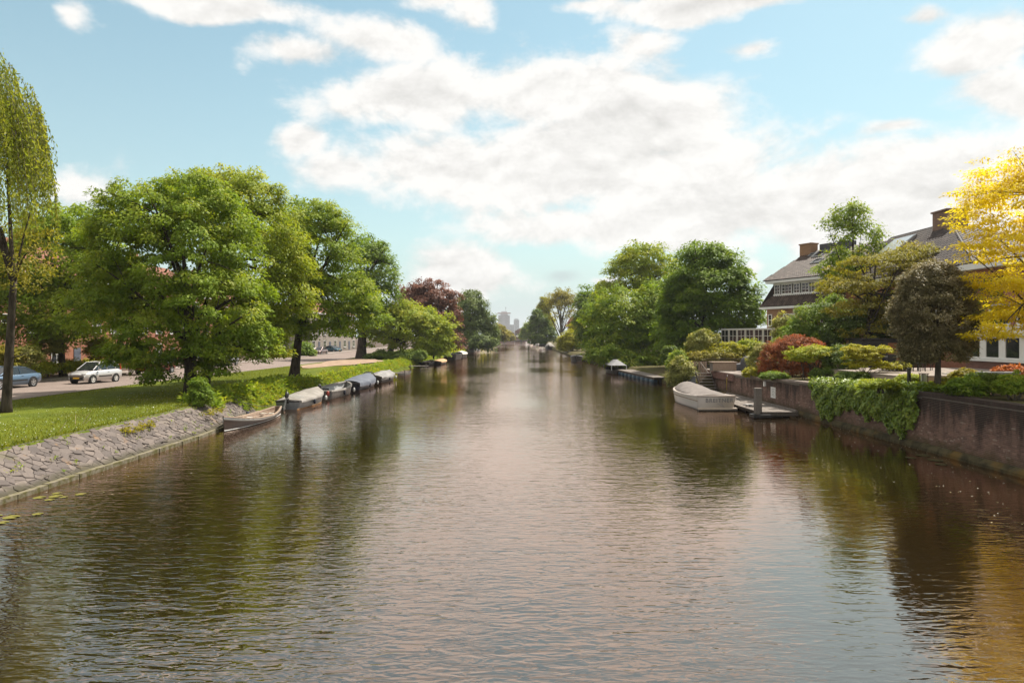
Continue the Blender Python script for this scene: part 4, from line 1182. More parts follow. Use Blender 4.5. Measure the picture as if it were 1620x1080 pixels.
# ------------------------------------------------------------------ buildings
def tile_roof(parent, o, u, v, poly, m, name='roof', pitch=0.26, row=0.34):
    """pantiles over the plane o + a*u + b*v inside the polygon poly of (a, b); v points up the slope"""
    o, u, v = Vector(o), Vector(u).normalized(), Vector(v).normalized()
    n = u.cross(v).normalized()
    if n.z < 0: n = -n
    a0, a1 = min(p[0] for p in poly), max(p[0] for p in poly)
    b0, b1 = min(p[1] for p in poly), max(p[1] for p in poly)
    def span(b):
        xs = []
        for (p, q) in zip(poly, poly[1:] + poly[:1]):
            if (p[1] - b) * (q[1] - b) < 0:
                xs.append(p[0] + (q[0] - p[0]) * (b - p[1]) / (q[1] - p[1]))
        return (min(xs), max(xs)) if len(xs) >= 2 else None
    vs, fs, val = [], [], []
    prof = ((0, 0.0), (.22, .07), (.5, .11), (.78, .07))
    for r in range(int((b1 - b0) / row) + 1):
        lo = b0 + r * row
        sp = span(min(lo + row * .5, b1 - 1e-3))
        if not sp: continue
        i0, i1 = math.floor(sp[0] / pitch), math.ceil(sp[1] / pitch)
        for i in range(i0, i1):
            tv = min(1, max(0, rnd.gauss(.5, .22)))
            base = len(vs)
            for k in range(5):
                f, h = (prof[k][0], prof[k][1]) if k < 4 else (1.0, 0.0)
                a = min(max((i + f) * pitch, sp[0]), sp[1])
                for bb, lift in ((lo, .022), (min(lo + row, b1), .004)):
                    vs.append(tuple(o + u * a + v * bb + n * (h + lift))); val.append(tv)
            for k in range(4):
                fs.append((base + 2 * k, base + 2 * k + 2, base + 2 * k + 3, base + 2 * k + 1))
    mb = MB(); mb.v, mb.f, mb.a = vs, fs, val
    ob = mb.build(name, m, parent)
    ob['kind'] = 'stuff'
    # deck under the tiles
    d = MB()
    d.add([tuple(o + u * p[0] + v * p[1] - n * .02) for p in poly], [tuple(range(len(poly)))])
    d.build('roof_deck', M['timber_dark'], parent)
    return ob
def window(parent, x, z, wd, h, y=0.0, nx=2, ny=2, fr=None, sill=True, bar=.04, frame=.07, name='window'):
    """casement with glazing bars; outside is -y"""
    fr = fr or M['white']
    f = MB()
    f.bx(x, x + wd, y - .07, y + .04, z, z + frame)
    f.bx(x, x + wd, y - .07, y + .04, z + h - frame, z + h)
    f.bx(x, x + frame, y - .068, y + .038, z + frame, z + h - frame)
    f.bx(x + wd - frame, x + wd, y - .068, y + .038, z + frame, z + h - frame)
    for k in range(1, nx):
        c = x + wd * k / nx
        f.bx(c - bar / 2, c + bar / 2, y - .06, y + .03, z + frame, z + h - frame)
    for k in range(1, ny):
        c = z + h * k / ny
        f.bx(x + frame, x + wd - frame, y - .057, y + .027, c - bar / 2, c + bar / 2)
    w_ = f.build(name, fr, parent)
    p = MB(); p.bx(x + .03, x + wd - .03, y - .02, y - .008, z + .03, z + h - .03)
    p.build('pane', M['glass'], w_)
    if sill:
        s = MB(); s.bx(x - .06, x + wd + .06, y - .16, y + .02, z - .07, z - .002)
        s.build('sill', fr, w_)
    return w_
def wall_box(parent, x0, x1, y0, y1, z0, z1, m, name='wall'):
    b = MB(); b.bx(x0, x1, y0, y1, z0, z1)
    return b.build(name, m, parent)

# far house on the right: tiled roof sweeping down over a band of dormer windows
Z0 = 1.9
root = thing('brick_house', 'far brown brick house with steep tiled roof, long white window band and conservatory', 'house', (26.75, 72.2, 0), R(-66))
LF = 19.0
wall_box(root, 0.3, LF, 0.15, 11, 0.5, 7.35, M['brick_brown'])
wall_box(root, .5, LF, .9, 10, 7.35, 10.0, M['brick_brown'], 'upper_wall')
g = MB(); g.bx(-.25, LF, -.42, .2, 7.34, 7.56); g.build('gutter', M['white'], root)
tile_roof(root, (-.2, -.35, 7.60), (1, 0, 0), (0, .62, .78), [(0, 0), (LF, 0), (LF, 1.75), (1.2, 1.75)], M['tile'])
b = MB(); b.bx(.9, LF, .42, .86, 8.68, 8.86); b.bx(.9, LF, .42, .86, 9.86, 10.02); b.build('dormer_frame', M['white'], root)
x = 1.0
for k, wd in enumerate((.75, 1.35, .8, .95, .95, .9, .9, .9, .9, 1.0, 1.0, 1.0, 1.0, 1.0)):
    window(root, x, 8.86, wd, 1.0, .55, 3 if wd > 1.2 else 2, 3, sill=False, bar=.035)
    x += wd + .22
    if x > LF - 1.2: break
g = MB(); g.bx(.2, LF, .02, .9, 10.03, 10.28); g.build('cornice', M['white'], root)
rh = math.hypot(5.4, 3.25)
tile_roof(root, (-.15, 0.0, 10.30), (1, 0, 0), (0, 5.4, 3.25), [(0, 0), (LF, 0), (LF, rh), (1.1, rh)], M['tile'])
hp = math.hypot(5.4, 4.4)
b = MB(); b.add([(-.15, 0, 10.3), (-.15, 10.8, 10.3), (.95, 5.4, 13.55)], [(0, 1, 2)]); b.add([(-.15, 10.8, 10.3), (LF, 10.8, 10.3), (LF, 5.4, 13.55), (.95, 5.4, 13.55)], [(0, 1, 2, 3)])
b.add([(-.2, -.35, 7.6), (-.2, 11, 7.6), (.9, 10, 10.2), (.9, .75, 10.2)], [(0, 1, 2, 3)])
b.build('hip_roof', mat_plain('dark_tile', (0.085, 0.068, 0.064), 0.7, var=.3, scale=8), root)
c = MB(); c.bx(.5, 2.0, 4.6, 5.6, 12.6, 14.3); c.bx(.42, 2.08, 4.52, 5.68, 14.3, 14.42); c.build('chimney', M['brick_brown'], root)
sl = Vector((0, 5.4, 3.25)).normalized(); nn = Vector((0, -3.25, 5.4)).normalized()
for (a, bb, wd, h) in ((3.0, 4.55, 1.05, 1.25), (5.2, 4.6, 1.05, 1.25), (4.1, 3.0, .9, .8), (2.2, 5.0, .6, .5)):
    q = Matrix(((1, sl.x, nn.x, 0), (0, sl.y, nn.y, 0), (0, sl.z, nn.z, 0), (0, 0, 0, 1)))
    o = Vector((a - .15, 0, 10.3)) + sl * bb
    f = MB(); f.M = Matrix.Translation(o) @ q
    f.bx(-.08, wd + .08, -.08, 0, .02, .2); f.bx(-.08, wd + .08, h, h + .08, .02, .2); f.bx(-.08, 0, 0, h, .02, .2); f.bx(wd, wd + .08, 0, h, .02, .2)
    s = f.build('skylight', M['hull_grey'], root)
    p = MB(); p.M = f.M; p.bx(0.005, wd - .005, .005, h - .005, .08, .13); p.build('pane', M['glass'], s)
for k in (0, 1):
    b = MB(); b.bx(2.8 + 2.2 * k, 4.2 + 2.2 * k, 4.95, 6.0, 13.0, 14.15); b.build('roof_dormer', M['tarp_dark'], root)
window(root, 2.6, 5.35, 1.5, 1.45, .13, 4, 3)
window(root, .55, 5.6, .5, 1.2, .13, 1, 2)
window(root, 7.2, 5.35, 1.5, 1.45, .13, 4, 3)
window(root, 11.5, 5.35, 1.5, 1.45, .13, 4, 3)
# conservatory
cv = MB(); cv.bx(-3.6, 7.5, -2.6, .1, 5.26, 5.33); cv.build('conservatory_roof', M['white'], root)
for k in range(9):
    window(root, -3.55 + 1.23 * k, 3.15, 1.17, 2.1, -2.55, 2, 3, fr=M['cream'], sill=False, bar=.05, frame=.09, name='conservatory_window')  # frames are white; their shade is put into the colour as cream
wall_box(root, -3.6, 7.5, -2.55, -2.3, 1.0, 3.13, M['brick_brown'], 'plinth')
wall_box(root, -3.5, .2, -.5, 6, .8, 5.2, M['brick_brown'], 'side_wall')

# near house on the right
root = thing('brick_house', 'near red brick house with ribbed dark tiled roof and broad chimney behind the yellow tree', 'house', (29, 71, 0), R(-90))
LN = 28.5
wall_box(root, 9.3, LN - .1, .3, 10, 1, 8.9, M['brick_red'])
g = MB(); g.bx(9, LN + .2, -.35, .3, 8.75, 9.0); g.build('gutter', M['white'], root)
rl = math.hypot(5.3, 4.2)
tile_roof(root, (-.2, -.3, 9.02), (1, 0, 0), (0, 5.3, 4.2), [(9.2, 0), (LN + .4, 0), (LN - 10.0, rl), (10.2, rl)], M['tile_slate'], pitch=.36)
hx_ = math.hypot(10.4, 4.2)
tile_roof(root, (LN + .2, -.3, 9.02), (0, 1, 0), (-10.4, 0, 4.2), [(0, 0), (10.6, 0), (5.3, hx_)], M['tile_slate'], pitch=.36)
b = MB(); b.add([(9, -.3, 9.02), (9, 10.3, 9.02), (10, 5, 13.2)], [(0, 1, 2)]); b.add([(9, 10.3, 9.02), (LN + .2, 10.3, 9.02), (LN - 10.2, 5, 13.2), (10, 5, 13.2)], [(0, 1, 2, 3)])
b.build('rear_roof', bpy.data.materials['dark_tile'], root)
h = MB(); h.tube([(LN + .2, -.3, 9.06), (LN - 10.2, 5.0, 13.25)], .11, 8); h.tube([(10, 5, 13.25), (LN - 10.2, 5, 13.25)], .11, 8); h.build('ridge_tile', M['tile_slate'], root)
c = MB(); c.bx(LN - 11.4, LN - 9.6, 4.3, 5.9, 12.2, 14.15); c.bx(LN - 11.5, LN - 9.5, 4.2, 6.0, 14.15, 14.27); c.build('chimney', mat_brick('chimney_brick', (.20, .12, .085), (.25, .15, .11), (.2, .17, .14)), root)
sl = Vector((0, 5.3, 4.2)).normalized(); nn = Vector((0, -4.2, 5.3)).normalized()
f = MB(); f.M = Matrix.Translation(Vector((12.2, -.3, 9.02)) + sl * 3.6) @ Matrix(((1, sl.x, nn.x, 0), (0, sl.y, nn.y, 0), (0, sl.z, nn.z, 0), (0, 0, 0, 1)))
f.bx(0, 3.2, 0, 2.2, .05, .3); s = f.build('roof_light', M['steel'], root)
p = MB(); p.M = f.M; p.bx(.12, 3.08, .12, 2.08, .3, .33); p.build('pane', mat_plain('pale_glass', (.35, .37, .38), .15), s)
for k in range(4):
    window(root, 10 + 4.5 * k, 5.6, 2.2, 1.7, .28, 4, 2)
# low wing with flat white fascia and the bay
WX0, WX1 = LN + .0, 46
wall_box(root, WX0, WX1, -.35, 9, 1.0, 8.57, M['brick_red'], 'wing_wall')
g = MB(); g.bx(WX0 - .3, WX1, -.85, 9.2, 8.58, 8.95); g.build('fascia', M['white'], root)
b = MB(); b.bx(29.6, 45, -1.4, -.36, 1.0, 3.05); b.build('bay_plinth', M['brick_purple'], root)
b = MB(); b.bx(29.45, 45.1, -1.55, -.36, 3.06, 3.2); b.bx(29.5, 45.1, -1.62, -.36, 4.52, 4.98); b.bx(29.4, 45.2, -1.72, -.36, 4.98, 5.06)
b.build('bay_cornice', M['white'], root)
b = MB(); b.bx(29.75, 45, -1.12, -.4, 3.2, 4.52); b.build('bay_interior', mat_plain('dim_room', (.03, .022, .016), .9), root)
x = 29.7
xs = []
for k in range(11):
    wd = 1.25
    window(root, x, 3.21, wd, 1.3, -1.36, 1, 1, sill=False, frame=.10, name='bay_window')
    if k % 2 == 0:
        cu = MB()
        rows = []
        for j in range(15):
            xx = x + .12 + .45 * j / 14
            rows.append([(xx, -1.27 + .02 * math.sin(j * 1.9), 3.3), (xx, -1.27 + .02 * math.sin(j * 1.9 + .4), 4.42)])
        cu.grid(rows); cu.build('curtain', M['cream'], root)
    pst = MB(); pst.bx(x + wd + .003, x + wd + .317, -1.42, -1.2, 3.21, 4.51); pst.build('mullion', M['white'], root)
    x += wd + .32
wnd = MB(); wnd.bx(29.55, 29.75, -1.36, -.36, 3.2, 4.5); wnd.build('bay_side', M['white'], root)
for k in range(6):
    window(root, 30.2 + 2.2 * k, 5.15, 1.7, 1.25, -.37, 2, 1, frame=.1)
# facade creeper
P = np.stack([rng.uniform(27.0, 31.5, 900), -.40 - .12 * rng.random(900), rng.uniform(5.2, 8.2, 900)], 1)
D = rng.normal(size=P.shape) * .4; D[:, 2] -= .8
N = rng.normal(size=P.shape) * .4; N[:, 1] -= 1
Lq = rng.uniform(.14, .24, 900)
link('creeper', leaves_mesh('creeper', P, D, N, Lq, Lq * .8, rng.random(900), LEAF['dark']), root)

# brick row across the road, left
def row_house(loc, rz, LW, label, wm, H, wins, group, roof=4.0, flr=3):
    r0 = thing('row_house', label, 'house', loc, rz, group)
    wall_box(r0, 0, LW, 0, 9, -.3, H, wm)
    g = MB(); g.bx(-.2, LW + .2, -.45, .1, H, H + .25); g.build('gutter', M['white'], r0)
    b = MB(); b.add([(-.3, -.4, H + .26), (LW + .3, -.4, H + .26), (LW + .3, 9.3, H + .26), (-.3, 9.3, H + .26), (1.5, 4.4, H + roof), (LW - 1.5, 4.4, H + roof)], [(0, 1, 5, 4), (1, 2, 5), (2, 3, 4, 5), (3, 0, 4), (3, 2, 1, 0)])
    b.build('roof', mat_two('red_tile', (.16, .065, .04), (.24, .10, .06), 5, .8) if 'red_tile' not in bpy.data.materials else bpy.data.materials['red_tile'], r0)
    for fl in range(flr):
        for k in range(wins):
            x = LW * (k + .5) / wins - .8
            if fl == 0 and k % 2 == 1:
                d = MB(); d.bx(x + .2, x + 1.3, -.06, .03, 0, 2.2); dd = d.build('door', M['tarp_blue'], r0)
                h = MB(); h.box((x + .35, -.09, 1.05), (.04, .05, .14)); h.build('handle', M['steel'], dd)
                continue
            window(r0, x, .75 + fl * 3.0, 1.6, 1.7, -.005, 2, 2)
    c = MB(); c.bx(LW / 2 - .6, LW / 2 + .6, 4.0, 5.0, H + roof - 1, H + roof + 1.2); c.build('chimney', wm, r0)
    return r0
HG = 'houses along the road'
row_house((-45.5, 40, GL), R(90), 19, 'red brick terraced house at the picture edge behind the willow', M['brick_red'], 9.2, 6, HG)
row_house((-45.5, 60, GL), R(90), 20, 'red brick terraced house behind the silver car and hedge', M['brick_red'], 9.2, 6, HG)
row_house((-46.5, 81, GL), R(90), 22, 'red brick terraced house hidden behind the large low-boughed tree', M['brick_red'], 9.4, 6, HG)
row_house((-49, 104, GL), R(90), 24, 'red brick terraced house behind the two far parked cars', M['brick_red'], 9.4, 6, HG)
row_house((-44, 150, GL), R(84), 30, 'pale rendered terrace seen under the low tree beyond the dirt patch', mat_two('greige_render', (.27, .235, .20), (.33, .29, .25), 1.5, .9), 8.5, 9, HG)

# skyline
def tower(name, label, x, Y, wd, dp, h, floors, bays, c1, c2, cap=None):
    r0 = thing(name, label, 'office tower', (x, Y, 1.0), 0, 'towers beyond the bridge')
    wall_box(r0, -wd / 2 + .6, wd / 2 - .6, .6, dp, 0, h, M['glass'], 'glazing')
    m1 = mat_plain(name + '_cladding', c1, .6, var=.1, scale=.05)
    s = MB()
    for k in range(bays + 1):
        xx = -wd / 2 + wd * k / bays
        s.bx(xx - wd / bays * .17, xx + wd / bays * .17, -.2, 1.2, 0, h)
    s.build('pier', m1, r0)
    s = MB()
    for k in range(floors + 1):
        s.bx(-wd / 2, wd / 2, .25, dp + .2, h * k / floors - .55, h * k / floors + .55)
    s.build('floor_band', mat_plain(name + '_band', c2, .6, var=.1, scale=.05), r0)
    return r0, m1
Yt = 2500
r0, m1 = tower('office_tower', 'distant grey office tower with wide flat overhanging roof and crane beam', -24.5, Yt, 41, 38, 81, 22, 9, (.40, .38, .40), (.26, .26, .30))
s = MB(); s.bx(-24, 24, -4, 40, 87, 90.5); s.build('roof_plate', mat_plain('rust_roof', (.36, .24, .22), .7), r0)
s = MB(); s.bx(-13, 13, 2, 30, 81, 87); s.bx(-11, 11, 6, 26, 90.5, 95); s.build('plant_room', m1, r0)
s = MB(); s.tube([(6, 10, 95), (6, 10, 108)], .5, 5); s.bx(4.5, 7.5, 9, 11, 107.5, 110); s.build('mast', M['black'], r0)
r0, m1 = tower('glass_tower', 'distant pale glass tower with stepped top right of the flat-roofed one', 22, 2620, 20, 26, 67, 19, 5, (.44, .48, .50), (.34, .40, .42))
s = MB(); s.bx(-8, 6, 3, 20, 67, 72); s.build('plant_room', m1, r0)
r0, m1 = tower('glass_block', 'distant low glass office block in front of the stepped tower', 3, 2560, 22, 26, 47, 13, 5, (.46, .50, .52), (.36, .41, .44))
for (x0, x1, Y, h, lab) in ((-19, 4, 720, 7.0, 'low brick building beyond the bridge, left half'), (4.5, 16, 735, 9.0, 'gabled brick building with pale window beyond the bridge')):
    r0 = thing('canal_house', lab, 'building', (x0, Y, 1.0), 0, 'brick buildings beyond the bridge')
    wall_box(r0, 0, x1 - x0, 0, 10, 0, h, M['brick_purple'])
    b = MB(); wd = x1 - x0
    b.add([(-.3, -.4, h), (wd + .3, -.4, h), (wd / 2, -.4, h + 3.5), (-.3, 10, h), (wd + .3, 10, h), (wd / 2, 10, h + 3.5)], [(0, 1, 2), (3, 5, 4), (0, 2, 5, 3), (2, 1, 4, 5)])
    b.build('roof', M['brick_purple'] if x0 > 0 else M['tarp_dark'], r0)
    for k in range(4):
        window(r0, wd * (k + .5) / 4 - .9, h * .5, 1.8, 2.4, -.005, 2, 2)

# far bridge
root = thing('canal_bridge', 'low dark girder bridge on two piers closing the far end of the canal', 'bridge', (2.5, 540, 0))
s = MB(); s.bx(-22, 22, 0, 9, 2.7, 3.6); s.build('deck', M['brick_purple'], root)
for x in (-8.2, 5.8):
    s = MB(); s.bx(x - .9, x + .9, .4, 8.6, -.5, 2.7); s.build('pier', M['timber_dark'], root)
for sgn in (-1, 1):
    s = MB(); s.bx(sgn * 16 - 3.5, sgn * 16 + 3.5, .3, 8.7, -.5, 2.7); s.build('abutment', M['brick_purple'], root)
s = MB(); s.bx(-22, 22, .05, .2, 4.5, 4.65); s.bx(-22, 22, .05, .2, 4.0, 4.1)
for k in range(23): s.bx(-22 + 2 * k - .08, -22 + 2 * k + .08, .05, .2, 3.6, 4.5)
s.build('railing', M['black'], root)
for k, (x, lab) in enumerate(((-9, 'pale van crossing the far bridge'), (3, 'small white car crossing the far bridge'))):
    r0 = thing('far_vehicle', lab, 'vehicle', (x + 2.5, 543, 3.6), 0, 'vehicles on the far bridge')
    s = MB(); s.bx(-1.6, 1.6, -.8, .8, .35, 1.0); s.box((-.1, 0, 1.3), (2.4, 1.5, .7), taper=.82); s.build('body', M['white'], r0)
    for xx in (-1.0, 1.0):
        s = MB(); s.lathe([(0.001, -.86), (.3, -.86), (.3, .86), (.001, .86)], 10, (xx, 0, .3), 'y'); s.build('wheel', M['rubber'], r0)

# ------------------------------------------------------------------ boats
class Hull:
    """open or covered small boat; local +x runs to the bow, z = 0 is the waterline"""
    def __init__(self, L, B, fb=(0.55, 0.55, 0.8), transom=.8, full=.55, keel=-.28, plumb=.12, flare=.80):
        self.L, self.B, self.fb, self.tr, self.full, self.keel, self.plumb, self.fl = L, B, fb, transom, full, keel, plumb, flare
    def beam(self, t):
        if t < .45:
            k = t / .45
            return self.B / 2 * (self.tr + (1 - self.tr) * math.sin(k * math.pi / 2))
        k = (t - .45) / .55
        return self.B / 2 * max(0.012, (1 - k ** (2 / (1.001 - self.full) if False else 2.2 + self.full)) )
    def sheer(self, t):
        a, m_, b = self.fb
        return a * (1 - t) ** 2 + 2 * (2 * m_ - (a + b) / 2) * t * (1 - t) + b * t * t
    def x(self, t, z=0.0):
        s = self.sheer(t)
        rake = self.plumb * (1 - max(0, min(1, (z - self.keel) / (s - self.keel)))) * (t ** 3)
        return -self.L / 2 + self.L * t - rake * self.L * .35
    def section(self, t, inset=0.0, fl=None):
        b = self.beam(t) - inset
        s = self.sheer(t)
        k = self.keel * (1 - .75 * max(0, (t - .7) / .3) ** 2)
        fl = fl or self.fl
        return [(max(b, .004), s), (max(b * (fl + (1 - fl) * .75), .004), s * .55), (max(b * (fl + (1 - fl) * .3), .003), .04), (max(b * fl * .72, .002), k * .7), (.001, k)]
    def skin(self, n=18):
        mb = MB()
        rows = []
        for i in range(n + 1):
            t = i / n
            sec = self.section(t)
            row = [(self.x(t, z), -y, z) for y, z in sec] + [(self.x(t, z), y, z) for y, z in sec[::-1]]
            rows.append(row)
        mb.grid(rows)
        m_ = len(rows[0])
        mb.f.append(tuple(range(m_))[::-1])
        return mb
    def band(self, z0, z1, out=.012, n=18):
        """rubbing strake round the hull between heights below the sheer"""
        mb = MB()
        for sg in (-1, 1):
            rows = []
            for i in range(n + 1):
                t = i / n
                b, s = self.beam(t), self.sheer(t)
                def yat(z):
                    sec = self.section(t)[::-1]
                    for (ya, za), (yb, zb) in zip(sec, sec[1:]):
                        if za <= z <= zb: return ya + (yb - ya) * (z - za) / max(zb - za, 1e-6)
                    return b
                za, zb = (s + z0, s + z1) if z1 <= 0.05 and z0 < 0 and z0 > -.3 and z1 > -.3 and not self.low else (z0, z1)
                rows.append([(self.x(t, za), sg * yat(za), za), (self.x(t, za), sg * (yat(za) + out), za), (self.x(t, zb), sg * (yat(zb) + out), zb), (self.x(t, zb), sg * yat(zb), zb)])
            if sg < 0: rows = [r[::-1] for r in rows]
            mb.grid(rows)
        return mb
    low = False
    def rim(self, wdt=.09, th=.05, n=18):
        mb = MB()
        for sg in (-1, 1):
            rows = []
            for i in range(n + 1):
                t = i / n
                b, s = self.beam(t), self.sheer(t)
                a, c = max(b - wdt, .0), b + .025
                rows.append([(self.x(t, s), sg * a, s - th), (self.x(t, s), sg * a, s + .02), (self.x(t, s), sg * c, s + .02), (self.x(t, s), sg * c, s - th)])
            if sg < 0: rows = [r[::-1] for r in rows]
            mb.grid(rows)
        b, s = self.beam(0), self.sheer(0)
        mb.bx(self.x(0) - .02, self.x(0) + wdt, -b + .001, b - .001, s - th, s + .018)
        return mb
    def inside(self, floor=.08, n=18):
        mb = MB()
        rows = []
        for i in range(n + 1):
            t = min(i / n, .97)
            b, s = max(self.beam(t) - .06, .01), self.sheer(t)
            bf = max(b * .78, .008)
            x = self.x(t, s) + (.05 if i == 0 else 0)
            rows.append([(x, -b, s - .01), (x, -bf, floor), (x, bf, floor), (x, b, s - .01)])
        mb.grid(rows)
        r = rows[0]
        mb.add(r, [(0, 1, 2, 3)])
        return mb
    def cover(self, peak, t0=0.0, t1=1.0, hang=.14, n=26, m_=13, pw=1.7, seed=0, wr=.012, out=.035):
        """tarpaulin: peak(t) is the ridge height above the sheer"""
        mb = MB()
        rows = []
        for i in range(n + 1):
            t = t0 + (t1 - t0) * i / n
            b, s = self.beam(t) + out, self.sheer(t)
            row = []
            for j in range(m_ + 1):
                q = -1 + 2 * j / m_
                if j in (0, m_):
                    qy, z = q, s - hang
                else:
                    qq = -1 + 2 * (j - 1) / (m_ - 2)
                    qy = qq
                    z = s + .03 + peak(t) * (1 - abs(qq) ** pw)
                z += wr * math.sin(11 * t + 3 * q + seed) + wr * .7 * math.sin(29 * t - 5 * q + 2 * seed)
                y = qy * b + wr * .6 * math.sin(17 * t + seed)
                row.append((self.x(t, s), y, z))
            rows.append(row)
        mb.grid([r[::-1] for r in rows])
        mb.f.append(tuple(range(m_ + 1)))
        return mb
def outboard(parent, x, s, tilt=0.0, col='black', y=0.0):
    """clamp, cowling, leg and propeller behind the transom"""
    o = MB()
    o.M = Matrix.Translation((x, y, s)) @ Matrix.Rotation(tilt, 4, 'Y')
    rows = []
    for (z, a, b) in ((.02, .10, .08), (.10, .15, .12), (.26, .16, .125), (.36, .12, .10), (.40, .05, .04)):
        rows.append([(-.20 + a * math.cos(k * math.pi / 5), b * math.sin(k * math.pi / 5), z) for k in range(11)])
    o.grid(rows); o.add(rows[-1][:-1], [tuple(range(10))]); o.add(rows[0][:-1], [tuple(range(10))[::-1]])
    mt = o.build('outboard_motor', M[col], parent, True)
    l = MB(); l.M = o.M
    l.box((-.20, 0, -.33), (.11, .06, .72)); l.box((-.24, 0, -.52), (.26, .15, .02)); l.tube([(-.34, 0, -.66), (-.10, 0, -.66)], .05, 6)
    l.box((-.21, 0, -.76), (.12, .015, .16))
    for k in range(3):
        q = 2 * math.pi * k / 3
        l.box((-.36, .08 * math.cos(q), -.66 + .08 * math.sin(q)), (.02, .10 * abs(math.cos(q)) + .03, .10 * abs(math.sin(q)) + .03))
    l.build('lower_leg', M['steel'], mt)
    c = MB(); c.M = Matrix.Translation((x, y, s)); c.bx(-.09, .05, -.10, .10, -.22, .04); c.build('clamp', M['black'], mt)
    h = MB(); h.M = o.M; h.tube([(-.05, 0, .12), (.42, .04, .20)], .018, 6); h.build('tiller', M['black'], mt)
    return mt
def place_boat(name, label, cat, stern, bow, group, z=0.0):
    s, b = Vector((stern[0], stern[1], 0)), Vector((bow[0], bow[1], 0))
    d = b - s
    c = (s + b) / 2
    return thing(name, label, cat, (c.x, c.y, z), math.atan2(d.y, d.x), group), d.length
BG = 'boats moored along the left bank'
# 1 slim rowing boat, bow towards the bridge
root, L = place_boat('rowing_boat', 'slim open wooden rowing boat with dark hull and white top strake by the stone bank', 'rowing boat', (-13.35, 39.2), (-13.52, 32.1), BG)
H = Hull(L, 1.45, (.50, .34, .74), .25, .3, keel=-.2, plumb=.05, flare=.62)
H.skin().build('hull', mat_plain('dark_brown_hull', (.045, .028, .022), .35, coat=.3), root, True)
H.band(-.17, -.03, .010).build('top_strake', M['white'], root, True)
H.low = True
H.band(.02, .07, .010).build('waterline_stripe', M['white'], root, True)
H.rim(.07, .035).build('gunwale', M['teak'], root, True)
H.inside(.02).build('interior', mat_two('varnished_planking', (.17, .11, .075), (.25, .17, .12), 3, .5, .1, stretch=(1, 8, 1)), root, True)
for t in (.2, .42, .62):
    b = MB(); b.box((H.x(t), 0, H.sheer(t) - .13), (.30, 2 * H.beam(t) - .16, .035)); b.build('thwart', M['white'] if t != .2 else M['cream'], root)
b = MB()
for sg in (-1, 1):
    b.tube([(H.x(.15), sg * .2, .34), (H.x(.60), sg * .28, .36)], .025, 5)
b.build('oar', M['teak'], root)
# 2 grey boat with stretched cover
root, L = place_boat('covered_sloop', 'pale grey sloop under a stretched grey cover with tilted outboard, second from the stone bank', 'sloop', (-13.75, 42.0), (-13.65, 48.4), BG)
H = Hull(L, 2.0, (.52, .55, .78), .72, .75, keel=-.25, flare=.80)
H.skin().build('hull', M['hull_grey'], root, True)
H.rim(.1, .06).build('gunwale', M['hull_dark'], root, True)
H.cover(lambda t: .30 * min(1, max(0, (t - .02) * 3.2)) * (1 - max(0, t - .75) * 1.6), .05, .985, .10, seed=1, wr=.016).build('cover', M['tarp_grey'], root, True)
s = MB()
for k in range(5):
    t = .10 + .03 * k
    s.tube([(H.x(t), -H.beam(t) * .7, H.sheer(t) + .10 + .01 * k), (H.x(t) + .05, 0, H.sheer(t) + .22 + .03 * k), (H.x(t), H.beam(t) * .7, H.sheer(t) + .10 + .01 * k)], .012, 4)
s.build('cover_strap', M['white'], root)
H.low = True; H.band(-.02, .05, .012).build('waterline_stripe', M['tarp_tan'], root, True)
outboard(root, -L / 2, .62, .5)
p = MB(); p.tube([(-L / 2 + .3, .15, .5), (-L / 2 + .25, .15, 1.25)], .035, 6); p.build('post', M['black'], root)
# 3 open grey sloop
root, L = place_boat('open_sloop', 'open round-sterned grey steel sloop with broad rim and outboard, between the covered boats', 'sloop', (-13.6, 48.8), (-13.4, 55.6), BG)
H = Hull(L, 2.15, (.62, .62, .86), .72, .85, keel=-.3, flare=.84)
H.skin().build('hull', M['hull_steel'], root, True)
H.rim(.13, .09).build('gunwale', M['tarp_grey'], root, True)
H.inside(.05).build('interior', mat_plain('grey_deck_paint', (.36, .36, .36), .7), root, True)
for t in (.12, .45):
    b = MB(); b.box((H.x(t), 0, .34), (.45, 2 * H.beam(t) - .3, .05)); b.build('bench', M['hull_grey'], root)
b = MB()
for k in range(7):
    b.box((H.x(.16) + rnd.uniform(-.3, .5), rnd.uniform(-.5, .5), .42 + .04 * k), (.45, .35, .14), rz=rnd.random() * 3)
b.build('crumpled_tarp', M['tarp_dark'], root)
outboard(root, -L / 2, .70, 0.0)
p = MB(); p.tube([(-L / 2 - .1, .35, .75), (-L / 2 - .35, -.1, -.15)], .025, 6); p.build('pole', M['white'], root)
f = MB(); f.lathe([(.001, -.2), (.1, -.14), (.12, 0), (.1, .14), (.001, .2)], 10, (-L / 2 - .05, -.55, .42)); f.build('fender', mat_plain('red_fender', (.35, .05, .03), .5), root, True)
# 4 blue cover
root, L = place_boat('covered_sloop', 'dark blue sloop under a high blue-grey cover with rolled edge', 'sloop', (-13.5, 57.0), (-13.2, 64.2), BG)
H = Hull(L, 2.25, (.58, .55, .80), .8, .75, keel=-.3, flare=.82)
H.skin().build('hull', M['hull_navy'], root, True)
H.rim().build('gunwale', M['hull_dark'], root, True)
H.cover(lambda t: .20 + .26 * math.sin(min(1, t * 1.15) * math.pi * .75) - .3 * max(0, t - .85), .0, .97, .26, seed=2, pw=2.2).build('cover', M['tarp_blue'], root, True)
c = MB(); c.tube([(H.x(.93), -.6, .85), (H.x(.92), -.3, 1.18), (H.x(.92), .3, 1.18), (H.x(.93), .6, .85)], .05, 6); c.build('rolled_edge', M['tarp_dark'], root, True)
